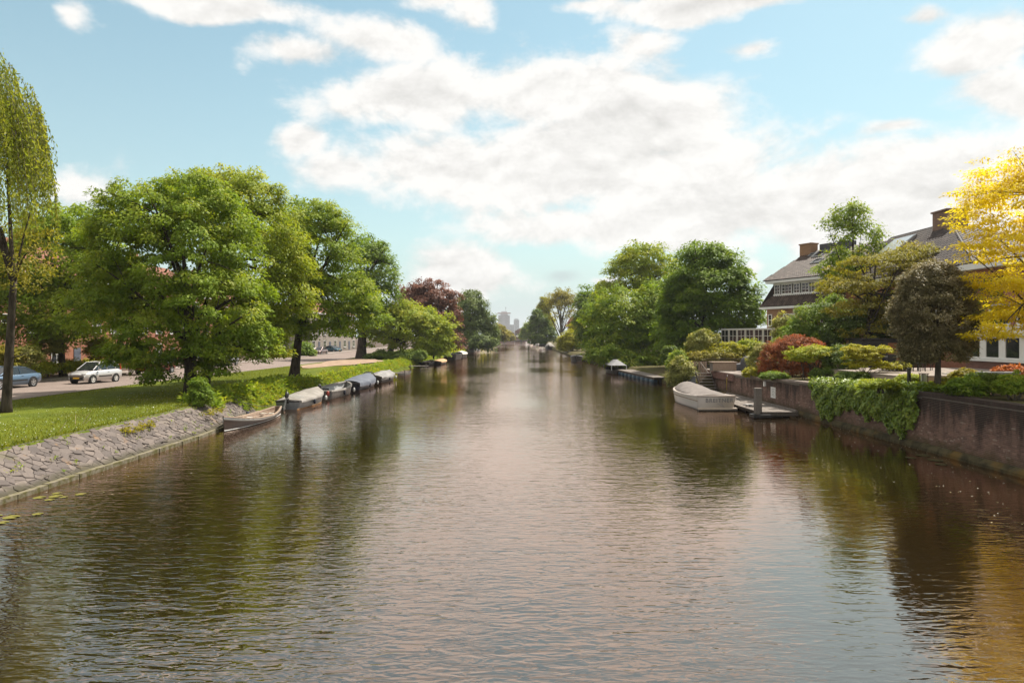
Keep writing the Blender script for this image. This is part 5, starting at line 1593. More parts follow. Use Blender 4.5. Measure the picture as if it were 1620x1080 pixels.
# 5 silver cover
root, L = place_boat('covered_sloop', 'dark sloop under a shiny silver-grey cover, last of the close row', 'sloop', (-13.3, 66.0), (-12.8, 72.6), BG)
H = Hull(L, 2.1, (.56, .52, .78), .8, .7, keel=-.3, flare=.80)
H.skin().build('hull', M['hull_dark'], root, True)
H.low = True; H.band(.28, .34, .014).build('rub_rail', M['white'], root, True)
H.cover(lambda t: .14 + .32 * math.sin(t * math.pi), .0, .98, .12, seed=3, pw=1.5, wr=.03).build('cover', mat_two('silver_tarpaulin', (.17, .16, .155), (.30, .28, .265), 2.2, .45, .6, .06), root, True)
# mooring lines and fenders of the near row
for bt in [o for o in COL.objects if o.get('group') == BG and o.parent is None]:
    hb = bt.matrix_basis.inverted()
    for fx in (-.36, .40):
        for ch in bt.children:
            if ch.name.startswith('gunwale'): break
        L_ = max(v.co.x for v in ch.data.vertices)
        a = Vector((fx * 2 * L_ * .95, .55, .62))
        wpt = bt.matrix_basis @ a
        g_ = hb @ Vector((lbx(wpt.y) - .95, wpt.y + .5, .85))
        s = MB(); s.tube([a, (a + g_) / 2 + Vector((0, 0, -.14)), g_], .014, 5); s.build('mooring_rope', M['timber'], bt)
    for fx in (-.15, .25):
        L_ = max(v.co.x for v in ch.data.vertices)
        yb = min((v.co.y for v in ch.data.vertices), default=-.8)
        s = MB(); s.lathe([(.001, -.17), (.07, -.14), (.085, 0), (.07, .14), (.001, .17)], 10, (fx * 2 * L_, yb * .94 - .05, .30)); f_ = s.build('fender', M['hull_navy'] if fx < 0 else M['white'], bt, True)
        s = MB(); s.tube([(fx * 2 * L_, yb * .94 - .05, .45), (fx * 2 * L_, yb * .94, .60)], .008, 4); s.build('fender_line', M['timber'], f_)
# further left boats
def small_boat(name, label, cat, stern, bow, group, B, hull, top, peak, fb=(.5, .45, .7), open_=False, stripe=None, tr=.8):
    root, L = place_boat(name, label, cat, stern, bow, group)
    H = Hull(L, B, fb, tr, .7, keel=-.25)
    H.skin(12).build('hull', M[hull], root, True)
    H.rim(.1, .06, 12).build('gunwale', M[stripe or 'hull_dark'], root, True)
    if open_:
        H.inside(.08, 12).build('interior', M[top], root, True)
        b = MB(); b.box((0, 0, .36), (.35, B * .85, .05)); b.build('bench', M['teak'], root)
    else:
        H.cover(lambda t: peak * math.sin(max(.15, min(1, t * 1.05)) * math.pi * .9), .02, .97, .12, 14, 9, seed=L).build('cover', M[top], root, True)
    return root, H
small_boat('dinghy', 'little white dinghy tied to the plank jetty beyond the silver cover', 'dinghy', (-12.75, 79.5), (-12.3, 82.4), BG, 1.25, 'hull_pale', 'tarp_grey', .05, (.32, .28, .4), True)
small_boat('open_boat', 'dark open boat beside the tan-covered one under the low tree', 'boat', (-13.4, 105), (-12.9, 111.5), BG, 2.0, 'hull_dark', 'timber_dark', 0, open_=True)
small_boat('covered_boat', 'black boat with tan orange cover under the low tree', 'boat', (-11.9, 108.5), (-11.4, 115.5), BG, 2.1, 'hull_dark', 'tarp_tan', .28)
r_, H = small_boat('open_barge', 'long black open barge past the low tree', 'boat', (-11.7, 130), (-10.7, 139.5), BG, 3.0, 'hull_dark', 'tarp_dark', 0, (1.15, 1.1, 1.35), True)
small_boat('covered_boat', 'dark boat with pale cream cover moored behind the black barge', 'boat', (-11.1, 142), (-10.2, 150), BG, 2.6, 'hull_dark', 'cream', .5, (.9, .85, 1.1))
r_, H = small_boat('cabin_boat', 'white motor boat with grey canopy before the blue-green willow', 'boat', (-11.5, 192), (-10.6, 200), BG, 2.7, 'hull_pale', 'hull_grey', .9, (.8, .75, 1.0))
small_boat('dinghy', 'small pale dinghy past the white canopied motor boat', 'dinghy', (-10.2, 205), (-9.8, 209), BG, 1.5, 'hull_pale', 'tarp_grey', .2, (.5, .45, .6))
small_boat('covered_boat', 'small grey covered boat near the bridge, left bank', 'boat', (-10.4, 330), (-10.1, 337), BG, 2.2, 'hull_grey', 'tarp_grey', .4)

# Breitner, the near boat on the right
BR = 'boats moored along the right bank'
root, L = place_boat('motor_sloop', 'pale grey motor sloop with taupe cover and lettered transom by the brick quay', 'sloop', (12.50, 41.5), (12.25, 49.3), BR)
H = Hull(L, 2.5, (.90, .80, .98), .93, .8, keel=-.35, plumb=.08, flare=.86)
H.skin(24).build('hull', M['hull_pale'], root, True)
H.rim(.16, .07, 24).build('gunwale', mat_plain('pale_rim', (.50, .42, .36), .5), root, True)
H.low = True
H.band(-.04, .06, .012, 24).build('boot_stripe', M['hull_dark'], root, True)
H.band(.55, .60, .022, 24).build('rub_rail', M['teak'], root, True)
def pk(t):
    if t < .12: return .02 + .25 * t
    if t < .7: return .05 + .38 * math.sin((t - .12) / .58 * math.pi / 2) ** 1.5
    return .43 - 1.6 * max(0, t - .82)
H.cover(pk, .02, .90, .005, 34, 15, seed=.5, pw=2.4, wr=.018, out=-.09).build('cover', M['tarp_taupe'], root, True)
s = MB(); s.box((H.x(0) - .17, 0, .13), (.36, 2.34, .10)); s.build('swim_platform', mat_plain('platform_top', (.46, .38, .30), .6), root)
s = MB(); s.box((H.x(0) - .17, 0, .045), (.37, 2.36, .07)); s.build('platform_edge', M['hull_dark'], root)
fc = bpy.data.curves.new('name_lettering', 'FONT')
fc.body = 'BREITNER'
fc.size = .34
fc.align_x = 'CENTER'
fc.space_character = 1.18
fc.extrude = .006
fc.offset = .004
fc.materials.append(mat_plain('letter_steel', (.20, .19, .185), .4))
tmp = bpy.data.objects.new('name_lettering', fc); COL.objects.link(tmp)
lm = bpy.data.meshes.new_from_object(tmp)
bpy.data.objects.remove(tmp)
tx = link('lettering', lm, root)
tx.location = (H.x(0) - .016, -.18, .50); tx.rotation_euler = (R(90), 0, R(-90))
s = MB(); s.tube([(H.x(0) - .02, -.05, .42), (H.x(0) - .13, -.25, .36), (H.x(0) - .12, -.45, .22)], .022, 5); s.build('ladder_handle', M['steel'], root)
s = MB(); s.tube([(H.x(.02), -1.0, .93), (H.x(0) + .3, -1.6, .55), (H.x(0) + 1.1, -2.2, .5)], .018, 5); s.build('mooring_rope', M['black'], root)
# others on the right
root, L = place_boat('canopied_boat', 'grey open boat with peaked grey canopy moored at the far end of the low jetty', 'boat', (13.0, 81.0), (12.6, 87.5), BR)
H = Hull(L, 2.0, (.5, .45, .7), .8, .7, keel=-.25)
H.skin(12).build('hull', M['hull_dark'], root, True)
H.inside(.05, 12).build('interior', M['tarp_dark'], root, True)
H.rim(.1, .06, 12).build('gunwale', M['hull_dark'], root, True)
c = MB()
z0, z1 = 1.02, 1.72
c.add([(-2.6, -.95, z0), (2.2, -.95, z0), (2.2, .95, z0), (-2.6, .95, z0), (-1.4, 0, z1), (1.2, 0, z1 - .1)], [(0, 1, 5, 4), (1, 2, 5), (2, 3, 4, 5), (3, 0, 4)])
c.build('canopy', mat_two('canopy_cloth', (.20, .20, .21), (.27, .26, .27), 1.5, .7), root)
for xx, yy in ((-2.55, -.9), (-2.55, .9), (2.15, -.9), (2.15, .9)):
    s = MB(); s.tube([(xx, yy, .45), (xx, yy, 1.02)], .04, 6); s.build('canopy_pole', M['white'], root)
r_, H = small_boat('barge', 'black-hulled boat with pale bow lying under the bank trees', 'boat', (12.2, 127), (11.5, 119), BR, 2.2, 'hull_dark', 'tarp_dark', .1, (.95, .85, 1.2), stripe='hull_grey')
s = MB(); s.box((H.x(1.0) - .25, 0, .75), (.12, .30, .7)); s.build('bow_plate', M['white'], r_)
r_, H = small_boat('cabin_boat', 'dark motor boat with rounded grey cabin under the poplars', 'boat', (14.3, 244), (13.0, 234), BR, 3.3, 'hull_dark', 'tarp_grey', 1.5, (.9, .9, 1.2))
small_boat('covered_boat', 'pale covered boat in line before the bridge on the right bank', 'boat', (13.2, 330), (12.8, 322), BR, 2.4, 'hull_pale', 'tarp_grey', .7)
small_boat('covered_boat', 'small white boat nearest the bridge on the right bank', 'boat', (13.0, 430), (12.6, 420), BR, 2.6, 'hull_pale', 'cream', .8)
# plank jetties on the left
for i, (Y, x, lab) in enumerate(((78, -13.4, 'pale plank jetty before the little white dinghy'), (96, -13.2, 'short pale plank jetty by the dark open boat'))):
    root = thing('plank_jetty', lab, 'jetty', (x, Y, .34), .1, 'plank jetties')
    for k in range(5):
        s = MB(); s.box((0, -.5 + .25 * k, 0), (3.2, .22, .05)); s.build('plank', M['timber'], root)
    for xx in (-.9, 1.3):
        s = MB(); s.tube([(xx, -.68, -.9), (xx, -.68, .35)], .06, 6); s.build('post', M['timber'], root)

# ------------------------------------------------------------------ quay furniture, right bank
root = thing('floating_dock', 'grey plank dock along the brick quay beside the pale motor sloop', 'dock', (14.85, 43.9, 0))
for k in range(12):
    s = MB(); s.box((-.96 + .172 * k + rnd.uniform(-.003, .003), 0, .29 + rnd.uniform(-.004, .004)), (.158, 12.2, .05)); s.build('plank', M['timber'], root)
s = MB(); s.box((0, 0, .19), (1.9, 11.9, .14)); s.build('frame', M['timber_dark'], root)
s = MB(); s.box((.98, 0, .34), (.10, 12.2, .16)); s.build('kerb_board', M['timber'], root)
s = MB(); s.box((0, -6.14, .22), (2.1, .06, .22)); s.build('end_board', M['timber_dark'], root)
for k in range(5):
    s = MB(); s.box((0, -5 + 2.5 * k, -.05), (1.6, 1.2, .34)); s.build('float', M['black'], root)
root = thing('mooring_post', 'thick square grey timber post at the near corner of the plank dock', 'post', (13.72, 37.9, 0))
s = MB(); s.box((0, 0, .50), (.34, .34, 2.2)); s.build('post', M['timber'], root)
s = MB(); s.box((0, 0, 1.61), (.37, .37, .05)); s.build('cap', M['timber'], root)
s = MB(); s.box((.1, -.1, .12), (1.0, .7, .16)); s.build('base_frame', M['black'], root)
root = thing('dock_cleat', 'black iron cleat with rope on the plank dock', 'cleat', (14.1, 40.6, .32))
s = MB(); s.tube([(-.3, 0, .10), (-.12, 0, .13), (.12, 0, .13), (.3, 0, .10)], .03, 6); s.tube([(-.1, 0, 0), (-.1, 0, .13)], .03, 6); s.tube([(.1, 0, 0), (.1, 0, .13)], .03, 6); s.build('horn', M['black'], root)
s = MB()
for k in range(4): s.lathe([(.16 + .05 * k, 0), (.19 + .05 * k, .03), (.16 + .05 * k, .04)], 12, (.35, .2, 0))
s.build('rope', M['timber_dark'], root)
def on_wall(Y, z): return (16.385, Y, z)
root = thing('wall_sign', 'small white notice board with grey lines fixed to the quay wall', 'sign', on_wall(42.6, 1.0))
s = MB(); s.box((-.01, 0, 0), (.02, .75, .68)); s.build('board', M['white'], root)
s = MB()
for k in range(5): s.box((-.0225, rnd.uniform(-.05, .05), .22 - .1 * k), (.004, .45 - .05 * (k % 2), .035))
s.build('print', mat_plain('grey_print', (.30, .30, .30), .6), root)
for (Y, z, lab) in ((43.9, 1.45, 'small white wall lamp above the notice board'), (50.3, 1.35, 'small white lamp box on the wall near the steps')):
    root = thing('wall_lamp', lab, 'lamp', on_wall(Y, z), 0, 'lamps on the quay wall')
    s = MB(); s.box((-.06, 0, 0), (.12, .16, .30)); s.build('housing', M['white'], root)
    s = MB(); s.box((-.075, 0, .16), (.15, .2, .03)); s.build('cap', M['steel'], root)
root = thing('garden_hose', 'yellow hose hanging from a white tap on the quay wall', 'hose', on_wall(51.2, 1.5))
s = MB(); s.tube([(-.06, 0, 0), (-.16, .05, -.15), (-.12, .2, -.55), (-.1, .3, -1.05)], .03, 6); s.build('tube', mat_plain('yellow_hose', (.45, .33, .05), .5), root, True)
s = MB(); s.lathe([(.001, -.08), (.09, -.06), (.09, .06), (.03, .10), (.001, .10)], 8, (-.07, 0, .06)); s.build('tap', M['white'], root)
# terrace
root = thing('terrace', 'pale paved terrace at the end of the quay wall', 'terrace', (18.6, 55.2, 0))
s = MB(); s.bx(-2.35, 4.0, -5.2, 3.2, 1.2, 1.70); s.build('base', M['brick_purple'], root)
for i in range(8):
    for j in range(6):
        s = MB(); s.box((-1.9 + .8 * i, -4.45 + 1.35 * j, 1.735), (.788, 1.338, .06)); s.build('paving_slab', M['pave'], root)
root = thing('garden_steps', 'open timber steps from the terrace down to the water', 'steps', (15.55, 55.0, 0))
for k in range(6):
    s = MB(); s.box((0, -.28 * k, 1.55 - .22 * k), (1.1, .30, .05)); s.build('tread', M['timber'], root)
for sg in (-1, 1):
    s = MB(); s.add([(sg * .57, .3, 1.75), (sg * .57, .3, 1.45), (sg * .57, -1.6, .0), (sg * .57, -1.6, .3), (sg * .61, .3, 1.75), (sg * .61, .3, 1.45), (sg * .61, -1.6, .0), (sg * .61, -1.6, .3)],
                    [(0, 1, 2, 3), (7, 6, 5, 4), (0, 4, 5, 1), (1, 5, 6, 2), (2, 6, 7, 3), (3, 7, 4, 0)])
    s.build('stringer', M['timber_dark'], root)
root = thing('slatted_fence', 'weathered vertical-board fence with handrail beside the steps', 'fence', (15.35, 56.6, 0))
for k in range(9):
    if k == 4: continue
    s = MB(); s.box((-.62 + .18 * k, 0, 1.55), (.14, .03, 1.75 + rnd.uniform(-.02, .02))); s.build('board', M['teak'], root)
for z in (1.0, 2.2):
    s = MB(); s.box((.1, .035, z), (1.65, .04, .09)); s.build('rail', M['timber'], root)
s = MB(); s.tube([(.35, -.1, 2.35), (.62, -1.6, 1.5)], .035, 6); s.build('handrail', M['timber'], root)
root = thing('bar_fence', 'thin dark metal bar fence along the back of the terrace', 'fence', (16.3, 58.2, 1.76))
for k in range(34):
    s = MB(); s.box((.17 * k, 0, .42), (.022, .022, .84)); s.build('bar', M['timber_dark'], root)
for z in (.06, .84):
    s = MB(); s.box((2.8, 0, z), (5.8, .05, .04)); s.build('rail', M['timber_dark'], root)
root = thing('wooden_bench_box', 'long pinkish timber storage box with flat lid on the terrace', 'storage box', (16.9, 54.4, 1.765))
for k in range(11):
    s = MB(); s.box((-.85 + .17 * k, -.45, .33), (.162, .04, .64)); s.build('board', M['teak'], root)
s = MB(); s.bx(-.92, .92, -.43, .45, .01, .64); s.build('body', M['timber'], root)
s = MB(); s.box((0, 0, .69), (2.02, 1.04, .07)); s.build('lid', M['teak'], root)
root = thing('covered_grill', 'barbecue under a grey fabric cover on the terrace', 'grill', (18.3, 53.0, 1.765))
s = MB()
s.grid([[(rx * math.cos(t) + dx, ry * math.sin(t), z) for t in [2 * math.pi * k / 20 for k in range(21)]] for z, rx, ry, dx in ((0, .42, .34, 0), (.5, .45, .36, 0), (.8, .48, .38, .02), (1.05, .40, .30, .05), (1.2, .20, .16, .1), (1.24, .01, .01, .1))])
s.build('fabric_cover', M['tarp_dark'], root, True)
s = MB(); s.lathe([(.001, 0), (.07, 0), (.07, .05), (.001, .05)], 8, (0, .25, -.0)); s.build('castor', M['black'], root)
root = thing('covered_lounge_set', 'low terrace seats draped with a sagging grey cover', 'seat', (18.55, 55.0, 1.765))
s = MB()
s.grid([[(x, y, .55 + .28 * math.exp(-((x - .9) ** 2) * 3) + .06 * math.sin(3 * x) - (.5 if abs(x) > 1.15 or abs(y) > .52 else 0)) for y in (-.56, -.5, -.2, .2, .5, .56)] for x in (-1.2, -1.1, -.7, -.3, .1, .5, .9, 1.1, 1.2)])
s.build('fabric_cover', M['tarp_dark'], root, True)
for x in (-.9, 0, .9):
    s = MB(); s.box((x, -.3, .2), (.6, .4, .38)); s.build('seat', M['timber'], root)
root = thing('concrete_pedestal', 'grey service pedestal beside the steps', 'pedestal', (14.85, 55.8, 0))
s = MB(); s.box((0, 0, .62), (.42, .42, 1.1)); s.build('body', M['hull_grey'], root)
s = MB(); s.box((0, 0, 1.2), (.48, .48, .07)); s.build('cap', M['hull_grey'], root)
# low jetty with blue drums further off
root = thing('low_jetty', 'low timber jetty on blue drums along the shaded right bank', 'jetty', (14.3, 74.0, 0), R(4))
for k in range(22):
    s = MB(); s.box((0, -7.7 + .72 * k, .52), (2.1, .68, .06)); s.build('plank', M['timber'], root)
s = MB(); s.box((0, 0, .40), (2.0, 15.6, .16)); s.build('frame', M['timber_dark'], root)
for k in range(9):
    s = MB(); s.lathe([(.001, -.5), (.29, -.5), (.30, -.2), (.285, 0), (.30, .2), (.29, .5), (.001, .5)], 12, (-.75, -6.8 + 1.75 * k, .12), 'y'); s.build('drum', mat_plain('blue_drum', (.03, .07, .11), .5) if 'blue_drum' not in bpy.data.materials else bpy.data.materials['blue_drum'], root, True)
s = MB(); s.box((.3, -7.9, .2), (1.6, .1, .5)); s.build('end_board', M['black'], root)
# garden things by the near house
root = thing('patio', 'raised pale stone patio behind a low pinkish brick edging wall', 'patio', (21.9, 35, 0))
s = MB(); s.bx(-3.3, 6.0, -2.2, 6.4, 1.9, 2.55); s.build('edging_wall', mat_brick('pink_brick', (.36, .26, .21), (.42, .31, .26), (.38, .32, .28)), root)
for i in range(12):
    for j in range(11):
        s = MB(); s.box((-2.95 + .76 * i, -1.8 + .76 * j, 2.58), (.75, .75, .06)); s.build('paving_slab', M['concrete'], root)
for (x, y, lab) in ((21.9, 38.4, 'black garden table beside the bench on the raised patio'), ):
    root = thing('garden_table', lab, 'table', (x, y, 2.61))
    for k in range(5):
        s = MB(); s.box((0, -.4 + .2 * k, .74), (1.9, .18, .035)); s.build('top_board', M['black'], root)
    for sx in (-.8, .8):
        for sy in (-.35, .35):
            s = MB(); s.box((sx, sy, .36), (.07, .07, .72)); s.build('leg', M['black'], root)
for k, (x, y, lab) in enumerate(((20.9, 37.2, 'black garden chair left of the patio table'), (22.2, 37.1, 'black garden chair in front of the patio table'), (23.3, 38.2, 'black garden chair right of the patio table'))):
    root = thing('garden_chair', lab, 'chair', (x, y, 2.61), .4 * k, 'garden chairs on the patio')
    s = MB(); s.box((0, 0, .44), (.48, .46, .04)); s.build('seat', M['black'], root)
    s = MB(); s.box((0, .22, .70), (.46, .035, .42)); s.build('backrest', M['black'], root)
    for sx in (-.2, .2):
        for sy in (-.2, .2):
            s = MB(); s.box((sx, sy, .21), (.035, .035, .42)); s.build('leg', M['black'], root)
root = thing('lantern_post', 'black square post standing in the ivy before the patio', 'post', (17.85, 30.6, 2.2))
s = MB(); s.box((0, 0, .42), (.11, .11, .86)); s.build('shaft', M['black'], root)
s = MB(); s.box((0, 0, .87), (.14, .14, .04)); s.build('cap', M['black'], root)
root = thing('garden_lantern', 'dark framed garden lantern on a short stake left of the oak trunk', 'lantern', (18.15, 30.0, 2.2))
s = MB(); s.tube([(0, 0, -.1), (0, 0, .28)], .03, 6); s.build('stake', M['black'], root)
s = MB()
for sx in (-.11, .11):
    for sy in (-.11, .11): s.box((sx, sy, .47), (.03, .03, .38))
s.box((0, 0, .28), (.27, .27, .03)); s.box((0, 0, .67), (.30, .30, .03)); s.build('frame', M['timber_dark'], root)
s = MB(); s.box((0, 0, .47), (.17, .17, .33)); s.build('pane', mat_plain('frosted_glass', (.45, .45, .42), .3), root)
root = thing('garden_table', 'small grey slab table on black legs before the orange shrub', 'table', (20.4, 28.6, 2.2))
s = MB(); s.box((0, 0, .78), (1.5, .6, .07)); s.build('top', mat_plain('slab', (.30, .30, .31), .6), root)
for sx in (-.6, -.3, 0, .3, .6):
    s = MB(); s.box((sx, 0, .37), (.03, .4, .76)); s.build('leg', M['black'], root)
root = thing('garden_shed', 'dark garden shed with orange-brown plank side behind the patio', 'shed', (26.2, 47.6, 2.0), R(-8))
s = MB(); s.bx(-1.6, 1.2, 0, 2.6, 0, 2.25); s.build('wall', M['tarp_dark'], root)
for k in range(9):
    s = MB(); s.box((.15 + .13 * k, -.03, 1.05), (.122, .04, 2.0)); s.build('board', mat_plain('orange_cedar', (.30, .12, .045), .6) if 'orange_cedar' not in bpy.data.materials else bpy.data.materials['orange_cedar'], root)
s = MB(); s.bx(-1.8, 1.4, -.25, 2.8, 2.26, 2.38); s.build('roof', M['black'], root)
s = MB(); s.bx(-1.2, -.2, -.05, 0.0, .05, 2.05); d = s.build('door', M['hull_dark'], root)
s = MB(); s.box((-.3, -.09, 1.0), (.04, .08, .14)); s.build('handle', M['steel'], d)
root = thing('flower_planter', 'long red-rimmed planter below the bay window, behind the oak trunk', 'planter', (23.4, 34.0, 2.1))
s = MB(); s.bx(-1.6, 1.6, -.3, .3, .0, .5); s.build('box', M['brick_red'], root)
s = MB(); s.bx(-1.7, 1.7, -.36, .36, .5, .58); s.build('rim', M['cream'], root)
s = MB(); s.bx(-1.55, 1.55, -.25, .25, .581, .60); s.build('soil', M['soil'], root)

# ------------------------------------------------------------------ street things, left
root = thing('lamp_post', 'plain grey steel lamp post behind the silver car', 'lamp post', (-37.3, 64.0, GL))
s = MB(); s.tube([(0, 0, -.2), (0, 0, 1.2)], .10, 10); s.build('base', M['hull_grey'], root)
s = MB(); s.tube([(0, 0, 1.2), (0, 0, 5.6)], [.075, .05], 10); s.build('pole', M['hull_grey'], root)
s = MB(); s.tube([(0, 0, 5.6), (.4, 0, 5.75), (.9, 0, 5.75)], .035, 8); s.build('arm', M['hull_grey'], root)
s = MB(); s.box((1.1, 0, 5.73), (.55, .2, .1)); s.build('lamp_head', M['steel'], root)

def car(name, label, loc, rz, paint, L=3.65, Wd=1.64, Hh=1.55, kind='hatch', group='cars on the canal road', plate=(.75, .42, .03)):
    root = thing(name, label, 'car', loc, rz, group)
    pm = mat_plain(name + '_paint', paint, .3, metal=.35, var=.04, coat=.6)
    hw = Wd / 2
    if kind == 'hatch':
        st = [(-.5, .42, .80, .90), (-.49, .30, .95, .96), (-.40, .2, 1.0, 1.0), (-.2, .18, .98, 1.0), (.1, .18, .96, 1.0), (.28, .18, .93, 1.0), (.40, .2, .82, .97), (.47, .24, .74, .90), (.495, .32, .66, .80)]
        gh = [(-.47, 1.0, 1.12), (-.40, 1.0, Hh - .06), (-.2, .98, Hh), (.06, .97, Hh - .03), (.27, .94, 1.0)]
    else:
        st = [(-.5, .45, .78, .86), (-.485, .32, .92, .94), (-.38, .2, .96, .99), (-.2, .18, .93, 1.0), (.1, .18, .90, 1.0), (.26, .18, .87, 1.0), (.40, .2, .78, .97), (.47, .26, .68, .88), (.497, .34, .58, .76)]
        gh = [(-.40, .95, .98), (-.22, .93, Hh - .08), (-.08, .92, Hh), (.06, .90, Hh - .04), (.27, .87, .90)]
    b = MB(); rows = []
    for (t, zb, zt, k) in st:
        w_ = hw * k
        rows.append([(t * L, -w_ * .86, zb), (t * L, -w_ * .97, zb + .1), (t * L, -w_, (zb + zt) * .52), (t * L, -w_ * .96, zt - .08), (t * L, -w_ * .84, zt), (t * L, 0, zt + .03),
                     (t * L, w_ * .84, zt), (t * L, w_ * .96, zt - .08), (t * L, w_, (zb + zt) * .52), (t * L, w_ * .97, zb + .1), (t * L, w_ * .86, zb)])
    b.grid([r[::-1] for r in rows]); m_ = 11
    b.f.append(tuple(range(m_))); b.f.append(tuple((len(rows) - 1) * m_ + k for k in range(m_))[::-1])
    b.build('body', pm, root, True)
    g = MB(); rows = []
    for (t, zb, zt) in gh:
        tb = hw * .86
        f_ = max(0, (zt - zb) / (Hh - .95))
        tt = hw * (.86 - .16 * min(1, f_))
        rows.append([(t * L, -tb, zb - .02), (t * L, -tt, zt), (t * L, 0, zt + .025), (t * L, tt, zt), (t * L, tb, zb - .02)])
    g.grid([r[::-1] for r in rows]); g.build('window', M['glass'], root, False)
    r_ = MB()
    pr = [q for q in gh[1:4]]
    r_.grid([[(t * L, y * hw * .705, zt + .03 - .012 * (abs(y) > .5)) for y in (-1, -.5, 0, .5, 1)][::-1] for (t, zb, zt) in pr]); r_.build('roof', pm, root, True)
    p = MB()
    for sg in (-1, 1):
        for i in range(len(gh) - 1):
            (t0, b0, z0), (t1, b1, z1) = gh[i], gh[i + 1]
            p.tube([(t0 * L, sg * (hw * (.86 - .16 * min(1, max(0, (z0 - b0) / (Hh - .95))))), z0), (t1 * L, sg * (hw * (.86 - .16 * min(1, max(0, (z1 - b1) / (Hh - .95))))), z1)], .035, 5)
        tm = -.10 if kind == 'hatch' else -.09
        p.tube([(tm * L, sg * hw * .86, .96), (tm * L, sg * hw * .70, Hh - .02)], .04, 5)
        if kind == 'hatch': p.tube([(-.33 * L, sg * hw * .86, 1.0), (-.34 * L, sg * hw * .70, Hh - .05)], .05, 5)
        p.tube([(.14 * L, sg * hw * .86, .95), (.11 * L, sg * hw * .79, 1.2)], .02, 5)
    p.build('pillar', pm, root)
    wb = L * .31
    wr = .29 if kind == 'hatch' else .32
    for sx in (-wb, wb):
        for sg in (-1, 1):
            a = MB(); a.lathe([(wr + .07, sg * (hw - .12)), (wr + .07, sg * (hw + .004)), (.001, sg * (hw + .004))], 18, (sx, 0, wr + .02), 'y'); a.build('wheel_arch', M['rubber'], root)
            t = MB(); t.lathe([(.001, sg * (hw - .16)), (wr, sg * (hw - .16)), (wr, sg * (hw + .0)), (wr * .92, sg * (hw + .022)), (wr * .68, sg * (hw + .022)), (wr * .66, sg * (hw + .01))], 20, (sx, 0, wr), 'y')
            wl = t.build('wheel', M['rubber'], root, True)
            r2 = MB()
            r2.lathe([(wr * .68, sg * (hw + .020)), (wr * .58, sg * (hw + .012)), (wr * .56, sg * (hw + .006))], 20, (sx, 0, wr), 'y')
            for k in range(5):
                q = 2 * math.pi * k / 5 + .3
                r2.box((sx + math.cos(q) * wr * .32, sg * (hw + .014), wr + math.sin(q) * wr * .32), (wr * .62, .02, wr * .22), M=Matrix.Rotation(-q, 4, 'Y'))
            r2.lathe([(.001, sg * (hw + .028)), (wr * .18, sg * (hw + .026)), (wr * .18, sg * (hw))], 10, (sx, 0, wr), 'y')
            r2.build('rim', M['alloy'] if kind != 'hatch' else M['white'], wl)
    for sg in (-1, 1):
        h = MB(); h.box((L * .468, sg * hw * .64, .68), (.16, .30, .16), rz=-sg * .45); h.build('headlight', mat_plain('lamp_lens', (.6, .6, .6), .1) if 'lamp_lens' not in bpy.data.materials else bpy.data.materials['lamp_lens'], root)
        t = MB()
        if kind == 'hatch': t.box((-L * .475, sg * hw * .80, 1.12), (.12, .13, .42))
        else: t.box((-L * .487, sg * hw * .66, .72), (.09, .32, .14))
        t.build('tail_light', mat_plain('red_lens', (.45, .02, .015), .2) if 'red_lens' not in bpy.data.materials else bpy.data.materials['red_lens'], root)
        mi = MB(); mi.box((L * .16, sg * (hw + .07), 1.02), (.12, .16, .13)); mi.build('mirror', pm, root)
        s = MB(); s.box((-.02 * L, sg * (hw - .004), .52), (L * .36, .02, .09)); s.build('side_strip', M['rubber'], root)
        s = MB(); s.box((-.11 * L, sg * (hw * .97 + .0), .80), (.16, .03, .03)); s.build('door_handle', M['rubber'], root)
    g = MB(); g.box((L * .487, 0, .40), (.07, Wd * .66, .24)); g.build('grille', M['rubber'], root)
    g = MB(); g.box((L * .487 + .04, 0, .43), (.012, .52, .11)); g.build('number_plate', mat_plain('yellow_plate', plate, .5) if 'yellow_plate' not in bpy.data.materials else bpy.data.materials['yellow_plate'], root)
    g = MB(); g.box((-L * .5 - .004, 0, .62), (.014, .52, .11)); g.build('number_plate', bpy.data.materials['yellow_plate'], root)
    return root
zr = GL - .078
car('hatchback', 'small silver hatchback with orange plate on the road behind the low-boughed tree', (-31.4, 51.6, zr), R(-100), (.62, .60, .60))
car('saloon_car', 'blue-grey saloon cut off by the picture edge, behind the slim trunk', (-34.1, 46.0, zr), R(-94), (.10, .16, .24), 4.6, 1.78, 1.43, 'saloon')
car('parked_car', 'small dark brown car with silver roof glare parked far down the road', (-36.6, 131, zr), R(-96), (.22, .15, .14), 4.2, 1.75, 1.45, 'saloon')
car('parked_car', 'teal saloon parked behind the dark brown car', (-39.6, 152, zr), R(-35), (.02, .10, .14), 4.5, 1.78, 1.42, 'saloon')
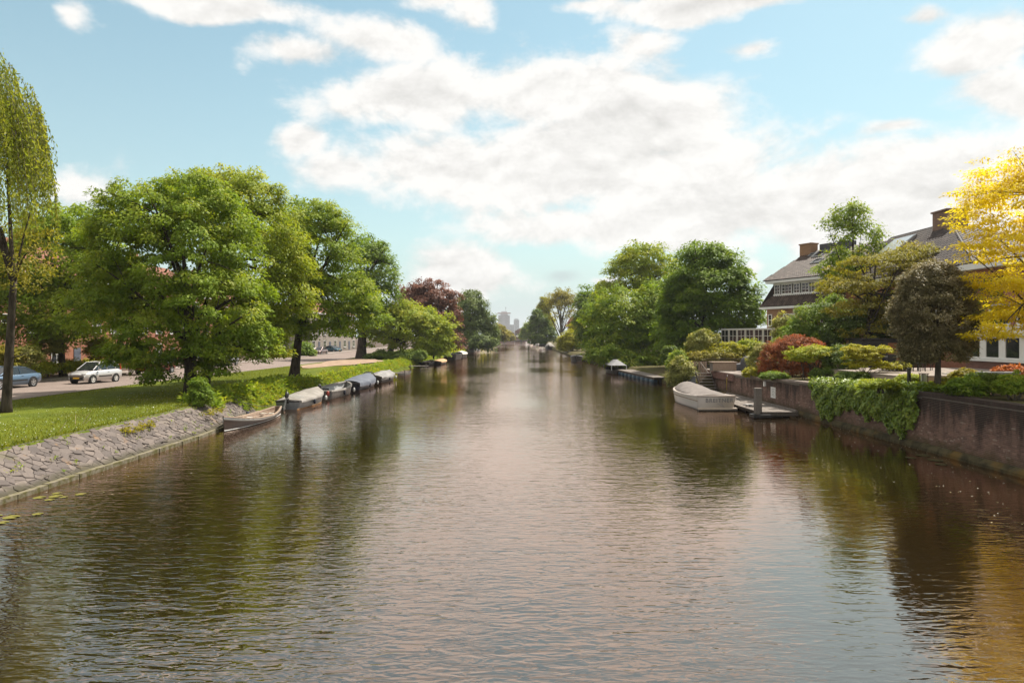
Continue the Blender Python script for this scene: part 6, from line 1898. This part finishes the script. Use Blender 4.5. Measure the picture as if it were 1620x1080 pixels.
car('parked_car', 'red car half hidden behind the drooping boughs of the large tree', (-33.6, 64.5, zr), R(-95), (.30, .05, .03), 4.2, 1.75, 1.45, 'saloon')
car('parked_car', 'pale grey car glimpsed between drooping boughs and straight dark trunk', (-34.4, 82, zr), R(-95), (.38, .38, .38), 4.2, 1.75, 1.45, 'saloon')

# floating lily pads
for (px, py, lab, g, pads) in ((88, 785, 'cluster of yellow-green lily pads near the toe of the stone bank', 0, ((0, 0, .28, .16), (.55, .25, .22, .14), (-.35, -.15, .26, .15), (.1, -.4, .2, .12), (.3, -.1, .16, .14), (-.2, .35, .2, .1))),
                            (18, 818, 'yellow lily pads at the picture edge, nearest to the camera', 0, ((0, 0, .3, .17), (.45, .3, .2, .12), (-.5, .1, .28, .16), (.15, -.5, .22, .15), (-.35, -.4, .2, .12))),
                            (1480, 728, 'few murky lily pads at the foot of the near brick quay', 1, ((0, 0, .4, .15), (.15, 1.0, .42, .15), (-.3, -.8, .32, .12), (-.6, .5, .3, .12)))):
    p = G(px, py, 0.0)
    root = thing('lily_patch', lab, 'lily pads', (p.x, p.y, .012), 0, 'patches of lily pads')
    for i, (dx, dy, a, b) in enumerate(pads):
        s = MB()
        k = 12
        pts = [(dx, dy, .012)] + [(dx + a * .62 * math.cos(.25 + 5.8 * j / k), dy + a * .62 * math.sin(.25 + 5.8 * j / k), .006 * math.sin(j * 2.0)) for j in range(k + 1)]
        s.add(pts, [(0, j, j + 1) for j in range(1, k + 1)])
        nm = 'lily_yellow' if g == 0 else 'lily_murky'
        s.build('pad', bpy.data.materials.get(nm) or mat_plain(nm, (.17, .155, .035) if g == 0 else (.06, .05, .018), .95 if g else .45, spec=.1, var=.3), root)

# ------------------------------------------------------------------ haze
m, t = new_mat('haze')
out = t.n('ShaderNodeOutputMaterial')
pv = t.n('ShaderNodeVolumePrincipled', inp={'Color': (0.86, 0.88, 0.92, 1), 'Density': 0.00016, 'Anisotropy': 0.25})
t.link(pv.outputs[0], out.inputs['Volume'])
mb = MB(); mb.bx(-4300, 4300, -120, 5200, -3, 125)
tag(mb.build('haze', m), kind='stuff')
